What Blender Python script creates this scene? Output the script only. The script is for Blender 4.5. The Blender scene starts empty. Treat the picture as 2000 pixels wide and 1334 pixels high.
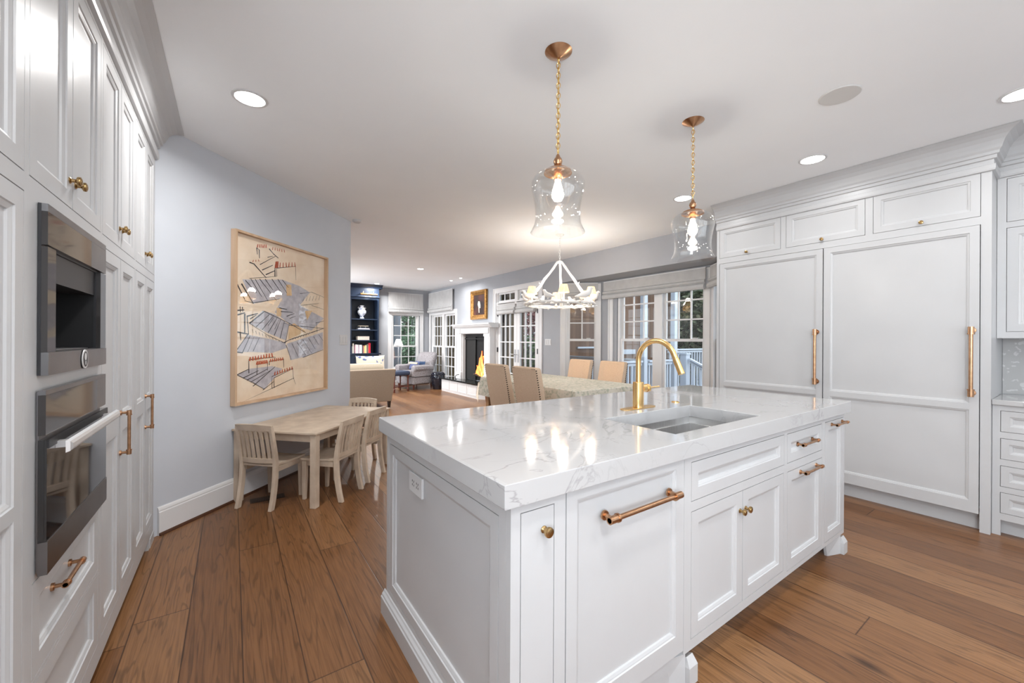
import bpy, bmesh, math, random, json
from mathutils import Matrix, Vector
SC = bpy.context.scene
COL = SC.collection
random.seed(7)
# ------------------------------------------------------------------ camera, world, lights, exposure
YAW = math.atan2(546.0, 786.0)
cam = bpy.data.cameras.new('camera'); camo = bpy.data.objects.new('camera', cam); COL.objects.link(camo)
cam.sensor_width = 36.0; cam.lens = 36.0 * 786.0 / 2000.0
cam.shift_y = -3.7 / 2000.0
cam.clip_start = 0.02; cam.clip_end = 200
camo.location = (0, 0, 1.30)
camo.rotation_euler = (Matrix.Rotation(-YAW, 4, 'Z') @ Matrix.Rotation(math.pi/2, 4, 'X') @ Matrix.Rotation(math.radians(0.3), 4, 'Z')).to_euler()
SC.camera = camo
SC.view_settings.view_transform = 'Standard'; SC.view_settings.look = 'None'
SC.view_settings.gamma = 1.0; SC.view_settings.use_curve_mapping = False
SC.view_settings.exposure = 1.2
SC.cycles.use_denoising = True
SC.cycles.max_bounces = 10; SC.cycles.diffuse_bounces = 5; SC.cycles.glossy_bounces = 5
SC.cycles.transmission_bounces = 8; SC.cycles.transparent_max_bounces = 24
SC.cycles.caustics_reflective = False; SC.cycles.caustics_refractive = False
SC.cycles.sample_clamp_indirect = 6.0
W = bpy.data.worlds.new('sky'); SC.world = W; W.use_nodes = True
bg = W.node_tree.nodes['Background']; bg.inputs[0].default_value = (0.84, 0.92, 1.0, 1); bg.inputs[1].default_value = 1.35
CEIL = 2.70
CAN_W = 8.0
def fill_lamp(name, loc, rot, sx, sy, power, color):  # area lamp set in an added window as fill
    l = bpy.data.lights.new(name, 'AREA'); l.shape = 'RECTANGLE'; l.size = sx; l.size_y = sy; l.energy = power; l.color = color
    o = bpy.data.objects.new(name, l); COL.objects.link(o); o.location = loc; o.rotation_euler = rot; return o
TILT = math.radians(22)
fill_lamp('kitchen_window_daylight', (2.2, -2.30, 1.62), (math.pi/2+TILT, 0, 0), 3.5, 1.2, 9, (.93, .97, 1.0))  # fill added behind the camera; its window is invented too
fill_lamp('side_window_daylight', (-1.13, -1.33, 1.62), (math.pi/2+TILT, 0, -math.pi/2), 1.5, 1.2, 66, (.93, .97, 1.0))  # added fill from the left, brightens the island side
fill_lamp('living_window_daylight', (.24, 10.0, 1.45), (math.pi/2, 0, -math.pi/2), 1.4, 1.6, 95, (.95, .97, 1.0))  # unseen fill lamp added for the living room
def area_lamp(name, loc, size, power, color=(1, 0.985, 0.965), spread=180):
    l = bpy.data.lights.new(name, 'AREA'); l.shape = 'DISK'; l.size = size; l.energy = power; l.color = color; l.spread = math.radians(spread)
    o = bpy.data.objects.new(name, l); COL.objects.link(o); o.location = loc; return o
CANS = [(.078, 2.806, .075), (3.66, 1.228, .075), (3.633, 2.295, .075), (3.0, 10.33, .06), (3.066, 7.62, .06), (4.275, 8.22, .032), (4.275, 8.71, .032), (3.643, .223, .075)]
HID = [(.35, .2), (1.6, -.6), (.3, -.9), (2.9, -.8), (3.9, -.9), (1.2, 6.6), (1.3, 9.0), (2.1, .35)]  # unseen ceiling cans added for more fill light

# ------------------------------------------------------------------ materials
def mat(name, color=(.8, .8, .8), rough=.5, metal=0, spec=.5, emit=None, es=0, coat=0, trans=0, ior=1.45):
    m = bpy.data.materials.new(name); m.use_nodes = True
    b = m.node_tree.nodes['Principled BSDF']
    b.inputs['Base Color'].default_value = (*color, 1); b.inputs['Roughness'].default_value = rough
    b.inputs['Metallic'].default_value = metal; b.inputs['Specular IOR Level'].default_value = spec
    b.inputs['Coat Weight'].default_value = coat; b.inputs['IOR'].default_value = ior
    if emit: b.inputs['Emission Color'].default_value = (*emit, 1); b.inputs['Emission Strength'].default_value = es
    return m
def nodes(m): return m.node_tree.nodes, m.node_tree.links, m.node_tree.nodes['Principled BSDF']
def N(m, t, **kw):
    n = m.node_tree.nodes.new(t)
    for k, v in kw.items(): setattr(n, k, v)
    return n
def ramp(m, stops):
    r = N(m, 'ShaderNodeValToRGB'); e = r.color_ramp.elements
    while len(e) < len(stops): e.new(.5)
    for i, (p, c) in enumerate(stops): e[i].position = p; e[i].color = (*c, 1) if len(c) == 3 else c
    return r
def speckle(m, c1, c2, scale, detail=4, stretch=(1, 1, 1), lo=.35, hi=.65, bump=0):
    ns, L, b = nodes(m)
    tc = N(m, 'ShaderNodeTexCoord'); mp = N(m, 'ShaderNodeMapping'); mp.inputs['Scale'].default_value = stretch
    nz = N(m, 'ShaderNodeTexNoise'); nz.inputs['Scale'].default_value = scale; nz.inputs['Detail'].default_value = detail
    r = ramp(m, [(lo, c1), (hi, c2)])
    L.new(tc.outputs['Object'], mp.inputs[0]); L.new(mp.outputs[0], nz.inputs['Vector']); L.new(nz.outputs[0], r.inputs[0]); L.new(r.outputs[0], b.inputs['Base Color'])
    if bump:
        bp = N(m, 'ShaderNodeBump'); bp.inputs['Strength'].default_value = bump; bp.inputs['Distance'].default_value = .002
        L.new(nz.outputs[0], bp.inputs['Height']); L.new(bp.outputs[0], b.inputs['Normal'])
    return m
WHITE = speckle(mat('cabinet_white_paint', rough=.32), (.49, .495, .505), (.51, .515, .525), 3)
TRIM = speckle(mat('trim_white_paint', rough=.35), (.72, .72, .725), (.745, .745, .75), 3)
CEILM = speckle(mat('ceiling_paint', rough=.9, spec=.2), (.85, .875, .90), (.865, .89, .915), 2)
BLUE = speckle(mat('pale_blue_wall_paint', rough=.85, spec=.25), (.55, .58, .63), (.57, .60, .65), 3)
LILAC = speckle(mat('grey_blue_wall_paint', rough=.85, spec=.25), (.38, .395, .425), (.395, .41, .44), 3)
DARK = mat('shadow_gap_black', (.02, .02, .022), .7)
NAVY = speckle(mat('navy_cabinet_paint', rough=.35), (.007, .015, .034), (.010, .020, .042), 4)
BRONZE = speckle(mat('antique_brass', rough=.28, metal=1), (.42, .235, .13), (.54, .32, .19), 40)
KNOBM = speckle(mat('aged_brass', rough=.26, metal=1), (.36, .24, .10), (.52, .35, .17), 60)
GOLD = speckle(mat('brushed_gold', rough=.27, metal=1), (.78, .50, .20), (.88, .60, .28), 8, stretch=(30, 30, 1))
STEEL = speckle(mat('brushed_steel', rough=.3, metal=1), (.38, .37, .37), (.50, .49, .49), 6, stretch=(1, 1, 40))
SINKM = speckle(mat('sink_steel', rough=.38, metal=1), (.60, .60, .60), (.68, .68, .68), 6, stretch=(30, 1, 1))
ASTEEL = speckle(mat('appliance_dark_stainless', rough=.32, metal=1), (.20, .195, .20), (.25, .245, .25), 5)
DSTEEL = mat('dark_steel', (.05, .05, .053), .4, .7)
BLACKG = mat('black_glass', (.012, .012, .013), .04, 0, .8, coat=.5)
SMOKE = mat('smoked_glass_panel', (.045, .042, .042), .06, .0, .5)
BLACKM = mat('black_plastic', (.015, .015, .016), .4)
BLACKGL = mat('black_glaze', (.008, .01, .02), .12, coat=.8)
GRANITE = speckle(mat('black_granite', rough=.12), (.008, .01, .01), (.02, .025, .025), 90)
WPLASTIC = mat('white_plastic', (.60, .60, .605), .4)
SILVER = mat('satin_nickel', (.55, .55, .56), .3, 1)
IRON = mat('black_iron', (.01, .01, .01), .5, .3)
KIDW = speckle(mat('bleached_wood', rough=.55), (.47, .37, .28), (.62, .51, .40), 9, 6, (1, 1, 1), .3, .7, .25)
_ns, _L, _b = nodes(KIDW)
LINEN = speckle(mat('beige_linen', rough=.95, spec=.1), (.30, .24, .185), (.36, .295, .23), 160, 2, bump=.5)
PLAINF = speckle(mat('plain_roman_shade_fabric', rough=.95, spec=.1), (.50, .50, .50), (.55, .55, .55), 8)
CHAIRL = speckle(mat('oatmeal_linen', rough=.95, spec=.1), (.54, .40, .29), (.62, .48, .36), 160, 2, bump=.5)
LINEN2 = speckle(mat('cream_linen', rough=.95, spec=.1), (.50, .43, .33), (.58, .51, .41), 120, 2, bump=.4)
SHADEF = speckle(mat('white_roman_shade_fabric', rough=.95, spec=.1), (.47, .47, .475), (.57, .57, .57), 60, 3, (1, 1, .06), bump=.3)
PEACH = speckle(mat('natural_linen_face', rough=.95, spec=.1), (.66, .46, .31), (.74, .54, .38), 140, 2)  # warm light on the front linen is painted into its colour
OAK = speckle(mat('honey_oak', rough=.45), (.34, .19, .09), (.44, .26, .13), 12, 4, (1, 1, .1))
MAHOG = mat('mahogany', (.10, .025, .015), .35)
NAVYF = mat('navy_leather', (.03, .045, .085), .5)
LOG = speckle(mat('dark_log_bark', rough=.9), (.03, .02, .015), (.12, .08, .05), 20)
GLASS = bpy.data.materials.new('clear_thin_glass'); GLASS.use_nodes = True
def thin_glass(m, tint, lo, hi, ior):
    nt = m.node_tree; nt.nodes.clear()
    o = nt.nodes.new('ShaderNodeOutputMaterial'); mx = nt.nodes.new('ShaderNodeMixShader'); t = nt.nodes.new('ShaderNodeBsdfTransparent'); g = nt.nodes.new('ShaderNodeBsdfGlossy')
    lw = nt.nodes.new('ShaderNodeLayerWeight'); lw.inputs[0].default_value = .5
    pw = nt.nodes.new('ShaderNodeMath'); pw.operation = 'POWER'; nt.links.new(lw.outputs['Facing'], pw.inputs[0]); pw.inputs[1].default_value = 4.5
    mr = nt.nodes.new('ShaderNodeMapRange'); mr.inputs['From Min'].default_value = 0; mr.inputs['From Max'].default_value = 1; mr.inputs['To Min'].default_value = lo; mr.inputs['To Max'].default_value = hi
    t.inputs[0].default_value = (*tint, 1); g.inputs['Roughness'].default_value = .015; g.inputs[0].default_value = (1, 1, 1, 1)
    nt.links.new(pw.outputs[0], mr.inputs[0]); nt.links.new(mr.outputs[0], mx.inputs[0]); nt.links.new(t.outputs[0], mx.inputs[1]); nt.links.new(g.outputs[0], mx.inputs[2]); nt.links.new(mx.outputs[0], o.inputs[0])
thin_glass(GLASS, (.97, .98, .98), .07, .9, 1.5)
PGLASS = bpy.data.materials.new('pendant_glass'); PGLASS.use_nodes = True; thin_glass(PGLASS, (.965, .97, .97), .05, .75, 1.45)
PICG = bpy.data.materials.new('picture_glass'); PICG.use_nodes = True; thin_glass(PICG, (1, 1, 1), .06, .9, 1.5)
LAMPW = mat('lit_can_lens', (1, 1, 1), .5, emit=(1, .98, .95), es=9)
BULB = mat('glowing_bulb', (1, 1, 1), .3, emit=(1, .86, .66), es=14)
FIRE = mat('fire_flame', (1, .4, .1), .5, emit=(1, .25, .03), es=1.3)
def firemat():
    ns, L, b = nodes(FIRE); tc = N(FIRE, 'ShaderNodeTexCoord'); nz = N(FIRE, 'ShaderNodeTexNoise'); nz.inputs['Scale'].default_value = 14; nz.inputs['Detail'].default_value = 5
    mp = N(FIRE, 'ShaderNodeMapping'); mp.inputs['Scale'].default_value = (1, 1, .45)
    r = ramp(FIRE, [(.40, (.05, .002, .004)), (.50, (.75, .06, .01)), (.58, (1, .34, .03)), (.70, (1, .8, .3))])
    L.new(tc.outputs['Object'], mp.inputs[0]); L.new(mp.outputs[0], nz.inputs['Vector']); L.new(nz.outputs[0], r.inputs[0]); L.new(r.outputs[0], b.inputs['Emission Color'])
firemat()
PLEAT = mat('pleated_lamp_shade', (.85, .62, .36), .9, emit=(1, .62, .28), es=.55)
def pleat():
    ns, L, b = nodes(PLEAT); tc = N(PLEAT, 'ShaderNodeTexCoord'); nz = N(PLEAT, 'ShaderNodeTexNoise'); nz.inputs['Scale'].default_value = 30
    r = ramp(PLEAT, [(.3, (1, .5, .17)), (.7, (1, .78, .45))]); L.new(tc.outputs['Object'], nz.inputs['Vector']); L.new(nz.outputs[0], r.inputs[0]); L.new(r.outputs[0], b.inputs['Emission Color'])
pleat()
def floormat():
    m = mat('wide_plank_oak', rough=.33); ns, L, b = nodes(m)
    g = N(m, 'ShaderNodeNewGeometry'); s = N(m, 'ShaderNodeSeparateXYZ'); L.new(g.outputs['Position'], s.inputs[0])
    def M(op, a, c=None, c2=None):
        n = N(m, 'ShaderNodeMath', operation=op)
        for i, v in enumerate((a, c, c2)):
            if v is None: continue
            if isinstance(v, (int, float)): n.inputs[i].default_value = v
            else: L.new(v, n.inputs[i])
        return n.outputs[0]
    PWD = .203
    xs = M('DIVIDE', M('ADD', s.outputs[0], .163 + PWD*40), PWD); ix = M('FLOOR', xs); fx = M('FRACT', xs)
    wn = N(m, 'ShaderNodeTexWhiteNoise', noise_dimensions='1D'); L.new(ix, wn.inputs['W'])
    ys = M('ADD', M('DIVIDE', s.outputs[1], 1.9), M('MULTIPLY', wn.outputs[0], 7.3)); iy = M('FLOOR', ys); fy = M('FRACT', ys)
    w2 = N(m, 'ShaderNodeTexWhiteNoise', noise_dimensions='2D'); cb = N(m, 'ShaderNodeCombineXYZ'); L.new(ix, cb.inputs[0]); L.new(iy, cb.inputs[1]); L.new(cb.outputs[0], w2.inputs['Vector'])
    # grain coordinates shifted per board
    off = N(m, 'ShaderNodeVectorMath', operation='SCALE'); L.new(w2.outputs['Color'], off.inputs[0]); off.inputs['Scale'].default_value = 13
    ad = N(m, 'ShaderNodeVectorMath', operation='ADD'); L.new(g.outputs['Position'], ad.inputs[0]); L.new(off.outputs[0], ad.inputs[1])
    mp = N(m, 'ShaderNodeMapping'); mp.inputs['Scale'].default_value = (9, .55, 1); L.new(ad.outputs[0], mp.inputs[0])
    n1 = N(m, 'ShaderNodeTexNoise'); n1.inputs['Scale'].default_value = 1.0; n1.inputs['Detail'].default_value = 3; n1.inputs['Distortion'].default_value = .4; L.new(mp.outputs[0], n1.inputs['Vector'])
    rings = M('SINE', M('MULTIPLY', n1.outputs[0], 75.0)); r1 = ramp(m, [(.0, (0, 0, 0)), (.16, (1, 1, 1))]); L.new(M('MULTIPLY_ADD', rings, .5, .5), r1.inputs[0])
    mp2 = N(m, 'ShaderNodeMapping'); mp2.inputs['Scale'].default_value = (160, 5, 1); L.new(ad.outputs[0], mp2.inputs[0])
    n2 = N(m, 'ShaderNodeTexNoise'); n2.inputs['Scale'].default_value = 1; n2.inputs['Detail'].default_value = 3; L.new(mp2.outputs[0], n2.inputs['Vector'])
    base = ramp(m, [(.0, (.14, .062, .024)), (.35, (.175, .079, .031)), (.75, (.205, .097, .040)), (1, (.255, .133, .060))]); L.new(w2.outputs[0], base.inputs[0])
    mx = N(m, 'ShaderNodeMix', data_type='RGBA', blend_type='MULTIPLY'); mx.inputs[0].default_value = .34; L.new(base.outputs[0], mx.inputs[6]); L.new(r1.outputs[0], mx.inputs[7])
    r2 = ramp(m, [(.3, (.68, .62, .58)), (.62, (1.18, 1.18, 1.18))]); L.new(n2.outputs[0], r2.inputs[0])
    mx2 = N(m, 'ShaderNodeMix', data_type='RGBA', blend_type='MULTIPLY'); mx2.inputs[0].default_value = .75; L.new(mx.outputs[2], mx2.inputs[6]); L.new(r2.outputs[0], mx2.inputs[7])
    # knots
    mp3 = N(m, 'ShaderNodeMapping'); mp3.inputs['Scale'].default_value = (3.2, 1.3, 1); L.new(ad.outputs[0], mp3.inputs[0])
    vo = N(m, 'ShaderNodeTexVoronoi'); vo.inputs['Scale'].default_value = 1.0; L.new(mp3.outputs[0], vo.inputs['Vector'])
    kr = ramp(m, [(.02, (.22, .18, .15)), (.12, (1, 1, 1))]); L.new(vo.outputs['Distance'], kr.inputs[0])
    mx3 = N(m, 'ShaderNodeMix', data_type='RGBA', blend_type='MULTIPLY'); mx3.inputs[0].default_value = .85; L.new(mx2.outputs[2], mx3.inputs[6]); L.new(kr.outputs[0], mx3.inputs[7])
    # seams
    ex = M('MULTIPLY', M('MINIMUM', fx, M('SUBTRACT', 1.0, fx)), PWD); ey = M('MULTIPLY', M('MINIMUM', fy, M('SUBTRACT', 1.0, fy)), 1.9)
    e = M('MINIMUM', ex, ey); sr = ramp(m, [(.0, (.16, .12, .1)), (.0016, (1, 1, 1))]); sr.color_ramp.interpolation = 'LINEAR'; L.new(e, sr.inputs[0])
    mx4 = N(m, 'ShaderNodeMix', data_type='RGBA', blend_type='MULTIPLY'); mx4.inputs[0].default_value = 1; L.new(mx3.outputs[2], mx4.inputs[6]); L.new(sr.outputs[0], mx4.inputs[7])
    L.new(mx4.outputs[2], b.inputs['Base Color'])
    bp = N(m, 'ShaderNodeBump'); bp.inputs['Strength'].default_value = .25; bp.inputs['Distance'].default_value = .002
    L.new(M('ADD', M('MULTIPLY', n2.outputs[0], .5), sr.outputs[0]), bp.inputs['Height']); L.new(bp.outputs[0], b.inputs['Normal'])
    rr = N(m, 'ShaderNodeMapRange'); rr.inputs['To Min'].default_value = .24; rr.inputs['To Max'].default_value = .42; L.new(n2.outputs[0], rr.inputs[0]); L.new(rr.outputs[0], b.inputs['Roughness'])
    return m
FLOORM = floormat()
def marble():
    m = mat('white_veined_quartz', rough=.09, coat=.3); ns, L, b = nodes(m)
    tc = N(m, 'ShaderNodeNewGeometry'); vs = []
    for sc, wd, seed, st in ((1.15, .013, 3.1, (1, 1.7, 1)), (2.3, .008, 9.7, (1, 1.2, 1))):
        mp = N(m, 'ShaderNodeMapping'); mp.inputs['Location'].default_value = (seed, seed*.7, 0); mp.inputs['Scale'].default_value = st; mp.inputs['Rotation'].default_value = (0, 0, .5)
        L.new(tc.outputs['Position'], mp.inputs[0])
        n = N(m, 'ShaderNodeTexNoise'); n.inputs['Scale'].default_value = sc; n.inputs['Detail'].default_value = 6; n.inputs['Distortion'].default_value = 1.3; n.inputs['Roughness'].default_value = .55; L.new(mp.outputs[0], n.inputs['Vector'])
        a = N(m, 'ShaderNodeMath', operation='SUBTRACT'); L.new(n.outputs[0], a.inputs[0]); a.inputs[1].default_value = .5
        c = N(m, 'ShaderNodeMath', operation='ABSOLUTE'); L.new(a.outputs[0], c.inputs[0])
        r = ramp(m, [(.0, (1, 1, 1)), (wd, (0, 0, 0))]); L.new(c.outputs[0], r.inputs[0])
        n3 = N(m, 'ShaderNodeTexNoise'); n3.inputs['Scale'].default_value = 1.7; n3.inputs['Detail'].default_value = 2; L.new(mp.outputs[0], n3.inputs['Vector'])
        r3 = ramp(m, [(.46, (0, 0, 0)), (.62, (1, 1, 1))]); L.new(n3.outputs[0], r3.inputs[0])
        k = N(m, 'ShaderNodeMath', operation='MULTIPLY'); L.new(r.outputs[0], k.inputs[0]); L.new(r3.outputs[0], k.inputs[1]); vs.append(k.outputs[0])
    mxm = N(m, 'ShaderNodeMath', operation='MAXIMUM'); L.new(vs[0], mxm.inputs[0]); L.new(vs[1], mxm.inputs[1])
    sc = N(m, 'ShaderNodeMath', operation='MULTIPLY'); L.new(mxm.outputs[0], sc.inputs[0]); sc.inputs[1].default_value = .6
    mx = N(m, 'ShaderNodeMix', data_type='RGBA'); mx.inputs[6].default_value = (.45, .45, .455, 1); mx.inputs[7].default_value = (.24, .235, .24, 1); L.new(sc.outputs[0], mx.inputs[0]); L.new(mx.outputs[2], b.inputs['Base Color'])
    return m
MARBLE = marble()
def boards(name, c1, c2, width, axis=0, rough=.8):
    m = mat(name, rough=rough); ns, L, b = nodes(m); g = N(m, 'ShaderNodeNewGeometry'); s = N(m, 'ShaderNodeSeparateXYZ'); L.new(g.outputs['Position'], s.inputs[0])
    d = N(m, 'ShaderNodeMath', operation='DIVIDE'); L.new(s.outputs[axis], d.inputs[0]); d.inputs[1].default_value = width
    f = N(m, 'ShaderNodeMath', operation='FLOOR'); L.new(d.outputs[0], f.inputs[0]); fr = N(m, 'ShaderNodeMath', operation='FRACT'); L.new(d.outputs[0], fr.inputs[0])
    w = N(m, 'ShaderNodeTexWhiteNoise', noise_dimensions='1D'); L.new(f.outputs[0], w.inputs['W']); r = ramp(m, [(0, c1), (1, c2)]); L.new(w.outputs[0], r.inputs[0])
    r2 = ramp(m, [(.0, (.3, .3, .3)), (.07, (1, 1, 1))]); L.new(fr.outputs[0], r2.inputs[0])
    mx = N(m, 'ShaderNodeMix', data_type='RGBA', blend_type='MULTIPLY'); mx.inputs[0].default_value = 1; L.new(r.outputs[0], mx.inputs[6]); L.new(r2.outputs[0], mx.inputs[7]); L.new(mx.outputs[2], b.inputs['Base Color'])
    return m
CEDAR = boards('cedar_siding', (.12, .07, .045), (.18, .108, .072), .14, 0)
OLIVE = boards('olive_brown_siding', (.22, .15, .06), (.31, .22, .095), .18, 1)
def patterned(name, base, spots, scale, rough=.9, lo=.28, hi=.36):
    m = mat(name, rough=rough, spec=.15); ns, L, b = nodes(m); tc = N(m, 'ShaderNodeTexCoord')
    n0 = N(m, 'ShaderNodeTexNoise'); n0.inputs['Scale'].default_value = scale*.6; n0.inputs['Detail'].default_value = 4; L.new(tc.outputs['Object'], n0.inputs['Vector'])
    mxv = N(m, 'ShaderNodeMix', data_type='RGBA'); mxv.inputs[0].default_value = .12; L.new(tc.outputs['Object'], mxv.inputs[6]); L.new(n0.outputs['Color'], mxv.inputs[7])
    v = N(m, 'ShaderNodeTexVoronoi'); v.inputs['Scale'].default_value = scale; L.new(mxv.outputs[2], v.inputs['Vector'])
    r = ramp(m, [(lo, spots), (hi, base)]); L.new(v.outputs['Distance'], r.inputs[0]); L.new(r.outputs[0], b.inputs['Base Color']); return m
CLOTH = patterned('green_paisley_cloth', (.62, .58, .50), (.40, .41, .33), 26, lo=.25, hi=.6)
FLORAL = patterned('floral_pillow_cloth', (.72, .66, .56), (.13, .18, .36), 11, lo=.22, hi=.34)
CHINA = patterned('blue_white_china', (.80, .82, .86), (.05, .10, .35), 28, rough=.15, lo=.3, hi=.42)
TWEED = patterned('grey_blue_woven_upholstery', (.33, .315, .33), (.12, .095, .09), 45, lo=.15, hi=.5)
TILE = patterned('grey_damask_tile', (.46, .46, .46), (.60, .60, .60), 24, rough=.2, lo=.22, hi=.30)
CHECK = patterned('checked_cloth', (.75, .68, .58), (.45, .33, .22), 60, lo=.3, hi=.4)
CANVASM = speckle(mat('creased_cream_paper', rough=.8), (.78, .61, .44), (.88, .74, .58), 5, 6, bump=.4)
LILACP = speckle(mat('lilac_wash', rough=.8), (.43, .41, .45), (.55, .53, .56), 20, 6)
PEACHP = speckle(mat('ochre_wash', rough=.8), (.66, .43, .22), (.76, .56, .34), 14, 5)
INK = mat('dark_ink', (.03, .028, .03), .7); REDP = mat('rust_red_crayon', (.50, .09, .03), .8)
FRAMEW = speckle(mat('pale_wood_frame', rough=.5), (.50, .33, .20), (.62, .44, .30), 10, 4, (1, 1, .2))
GILT = speckle(mat('gilt_frame', rough=.35, metal=.8), (.30, .14, .035), (.55, .30, .10), 30, bump=.8)
OILP = mat('dark_oil_painting', rough=.5)
LEAF = {}
def leafmat(name, a, c, d):
    m = mat(name, rough=.7, spec=.2); ns, L, b = nodes(m); tc = N(m, 'ShaderNodeTexCoord'); n = N(m, 'ShaderNodeTexNoise'); n.inputs['Scale'].default_value = 5; n.inputs['Detail'].default_value = 6
    r = ramp(m, [(.35, a), (.5, c), (.66, d)]); L.new(tc.outputs['Object'], n.inputs['Vector']); L.new(n.outputs[0], r.inputs[0]); L.new(r.outputs[0], b.inputs['Base Color']); return m
EVERG = leafmat('evergreen_needles', (.015, .028, .015), (.06, .085, .045), (.19, .20, .13))
GREEN = leafmat('bright_leaves', (.03, .10, .03), (.14, .34, .09), (.35, .55, .2))
SHRUB = leafmat('shrub_leaves', (.04, .09, .05), (.13, .25, .13), (.32, .40, .28))
REDL = leafmat('red_maple_leaves', (.14, .04, .04), (.32, .10, .09), (.42, .28, .2))
BARK = speckle(mat('grey_bark', rough=.9), (.16, .13, .11), (.34, .30, .27), 12, 4)
OUTW = mat('outdoor_white_paint', (.50, .56, .64), .5)
GROUND = speckle(mat('leafy_ground', rough=1), (.05, .05, .035), (.12, .10, .07), 3, 6)
DECKM = boards('grey_deck_boards', (.13, .12, .12), (.18, .17, .165), .14, 1)

# ------------------------------------------------------------------ mesh helpers
class MB:
    def __init__(s, M=None): s.v = []; s.f = []; s.mi = []; s.sm = []; s.M = M or Matrix.Identity(4)
    def add(s, vs, fs, mi=0, sm=False):
        o = len(s.v); s.v += [s.M @ Vector(p) for p in vs]
        for f in fs: s.f.append([i+o for i in f]); s.mi.append(mi); s.sm.append(sm)
        return s
    def hexa(s, p, mi=0, sm=False):  # 8 points: bottom ring 0-3, top ring 4-7
        return s.add(p, [(0, 3, 2, 1), (4, 5, 6, 7), (0, 1, 5, 4), (1, 2, 6, 5), (2, 3, 7, 6), (3, 0, 4, 7)], mi, sm)
    def box(s, x0, x1, y0, y1, z0, z1, mi=0):
        return s.hexa([(x0, y0, z0), (x1, y0, z0), (x1, y1, z0), (x0, y1, z0), (x0, y0, z1), (x1, y0, z1), (x1, y1, z1), (x0, y1, z1)], mi)
    def pbox(s, P, a0, a1, o0, o1, z0, z1, mi=0):
        return s.hexa([P(a0, o0, z0), P(a1, o0, z0), P(a1, o1, z0), P(a0, o1, z0), P(a0, o0, z1), P(a1, o0, z1), P(a1, o1, z1), P(a0, o1, z1)], mi)
    def rings(s, R, closed=True, mi=0, sm=True, cap0=True, cap1=True):
        n = len(R[0]); vs = [p for r in R for p in r]; fs = []
        for k in range(len(R)-1):
            for i in range(n if closed else n-1):
                j = (i+1) % n; fs.append((k*n+i, k*n+j, (k+1)*n+j, (k+1)*n+i))
        s.add(vs, fs, mi, sm); o = len(s.v)-len(vs)
        if cap0: s.f.append([o+i for i in reversed(range(n))]); s.mi.append(mi); s.sm.append(False)
        if cap1: s.f.append([o+(len(R)-1)*n+i for i in range(n)]); s.mi.append(mi); s.sm.append(False)
        return s
    def tube(s, pts, r, n=12, mi=0, cap=True, closed=False, flat=1.0):
        pts = [Vector(p) for p in pts]; K = len(pts); rs = r if isinstance(r, (list, tuple)) else [r]*K
        R = []; up = None
        for k in range(K):
            a = pts[(k-1) % K] if (closed or k) else pts[0]; b = pts[(k+1) % K] if (closed or k < K-1) else pts[-1]
            t = (b-a).normalized()
            if up is None:
                up = Vector((0, 0, 1)) if abs(t.z) < .9 else Vector((1, 0, 0))
            x = t.cross(up).normalized(); y = x.cross(t).normalized(); up = y
            R.append([pts[k]+x*rs[k]*math.cos(2*math.pi*i/n)+y*rs[k]*flat*math.sin(2*math.pi*i/n) for i in range(n)])
        if closed: R.append(R[0])
        return s.rings(R, mi=mi, cap0=cap and not closed, cap1=cap and not closed)
    def cyl(s, p0, p1, r, n=16, mi=0): return s.tube([p0, p1], r, n, mi)
    def lathe(s, prof, c=(0, 0, 0), axis=(0, 0, 1), n=24, mi=0, sm=True, cap=True, flute=0, nf=8):
        c = Vector(c); ax = Vector(axis).normalized(); u = ax.orthogonal().normalized(); w = ax.cross(u); R = []
        for r, z in prof:
            R.append([c+ax*z+(u*math.cos(2*math.pi*i/n)+w*math.sin(2*math.pi*i/n))*r*(1+flute*math.cos(nf*2*math.pi*i/n)) for i in range(n)])
        return s.rings(R, mi=mi, sm=sm, cap0=cap, cap1=cap)
    def ell(s, c, r, n=14, m=8, mi=0, M=None):
        R = []
        for k in range(1, m):
            t = math.pi*k/m; R.append([(r[0]*math.sin(t)*math.cos(2*math.pi*i/n), r[1]*math.sin(t)*math.sin(2*math.pi*i/n), -r[2]*math.cos(t)) for i in range(n)])
        R = [[(M @ Vector(p) if M else Vector(p))+Vector(c) for p in q] for q in R]
        return s.rings(R, mi=mi)
    def loops(s, P, a0, a1, z0, z1, prof, mi=0, cap=True, back=True):
        R = []
        for i, o in prof:
            R.append([P(a0+i, o, z0+i), P(a1-i, o, z0+i), P(a1-i, o, z1-i), P(a0+i, o, z1-i)])
        return s.rings(R, mi=mi, sm=False, cap0=back, cap1=cap)
    def prism(s, P, poly, a0, a1, mi=0):  # poly in (o,z), extruded along a
        return s.rings([[P(a, o, z) for o, z in poly] for a in (a0, a1)], mi=mi, sm=False)
    def extr(s, poly, z0, z1, mi=0):      # polygon in xy extruded in z
        return s.rings([[(x, y, z) for x, y in poly] for z in (z0, z1)], mi=mi, sm=False)
    def build(s, name, mats, parent=None, bevel=0, root=None, wn=False):
        me = bpy.data.meshes.new(name); rt = root or parent; inv = Matrix.Identity(4)
        if rt is not None:
            while rt.parent: rt = rt.parent
            inv = (Matrix.Translation(rt.location) @ rt.rotation_euler.to_matrix().to_4x4()).inverted()
        me.from_pydata([inv @ v for v in s.v], [], s.f)
        me.polygons.foreach_set('material_index', s.mi); me.polygons.foreach_set('use_smooth', s.sm)
        for m in (mats if isinstance(mats, (list, tuple)) else [mats]): me.materials.append(m)
        bm = bmesh.new(); bm.from_mesh(me); bmesh.ops.recalc_face_normals(bm, faces=bm.faces)
        for e in bm.edges:
            if len(e.link_faces) == 2 and e.calc_face_angle(0) > .62: e.smooth = False
        bm.to_mesh(me); bm.free()
        o = bpy.data.objects.new(name, me); COL.objects.link(o)
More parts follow.
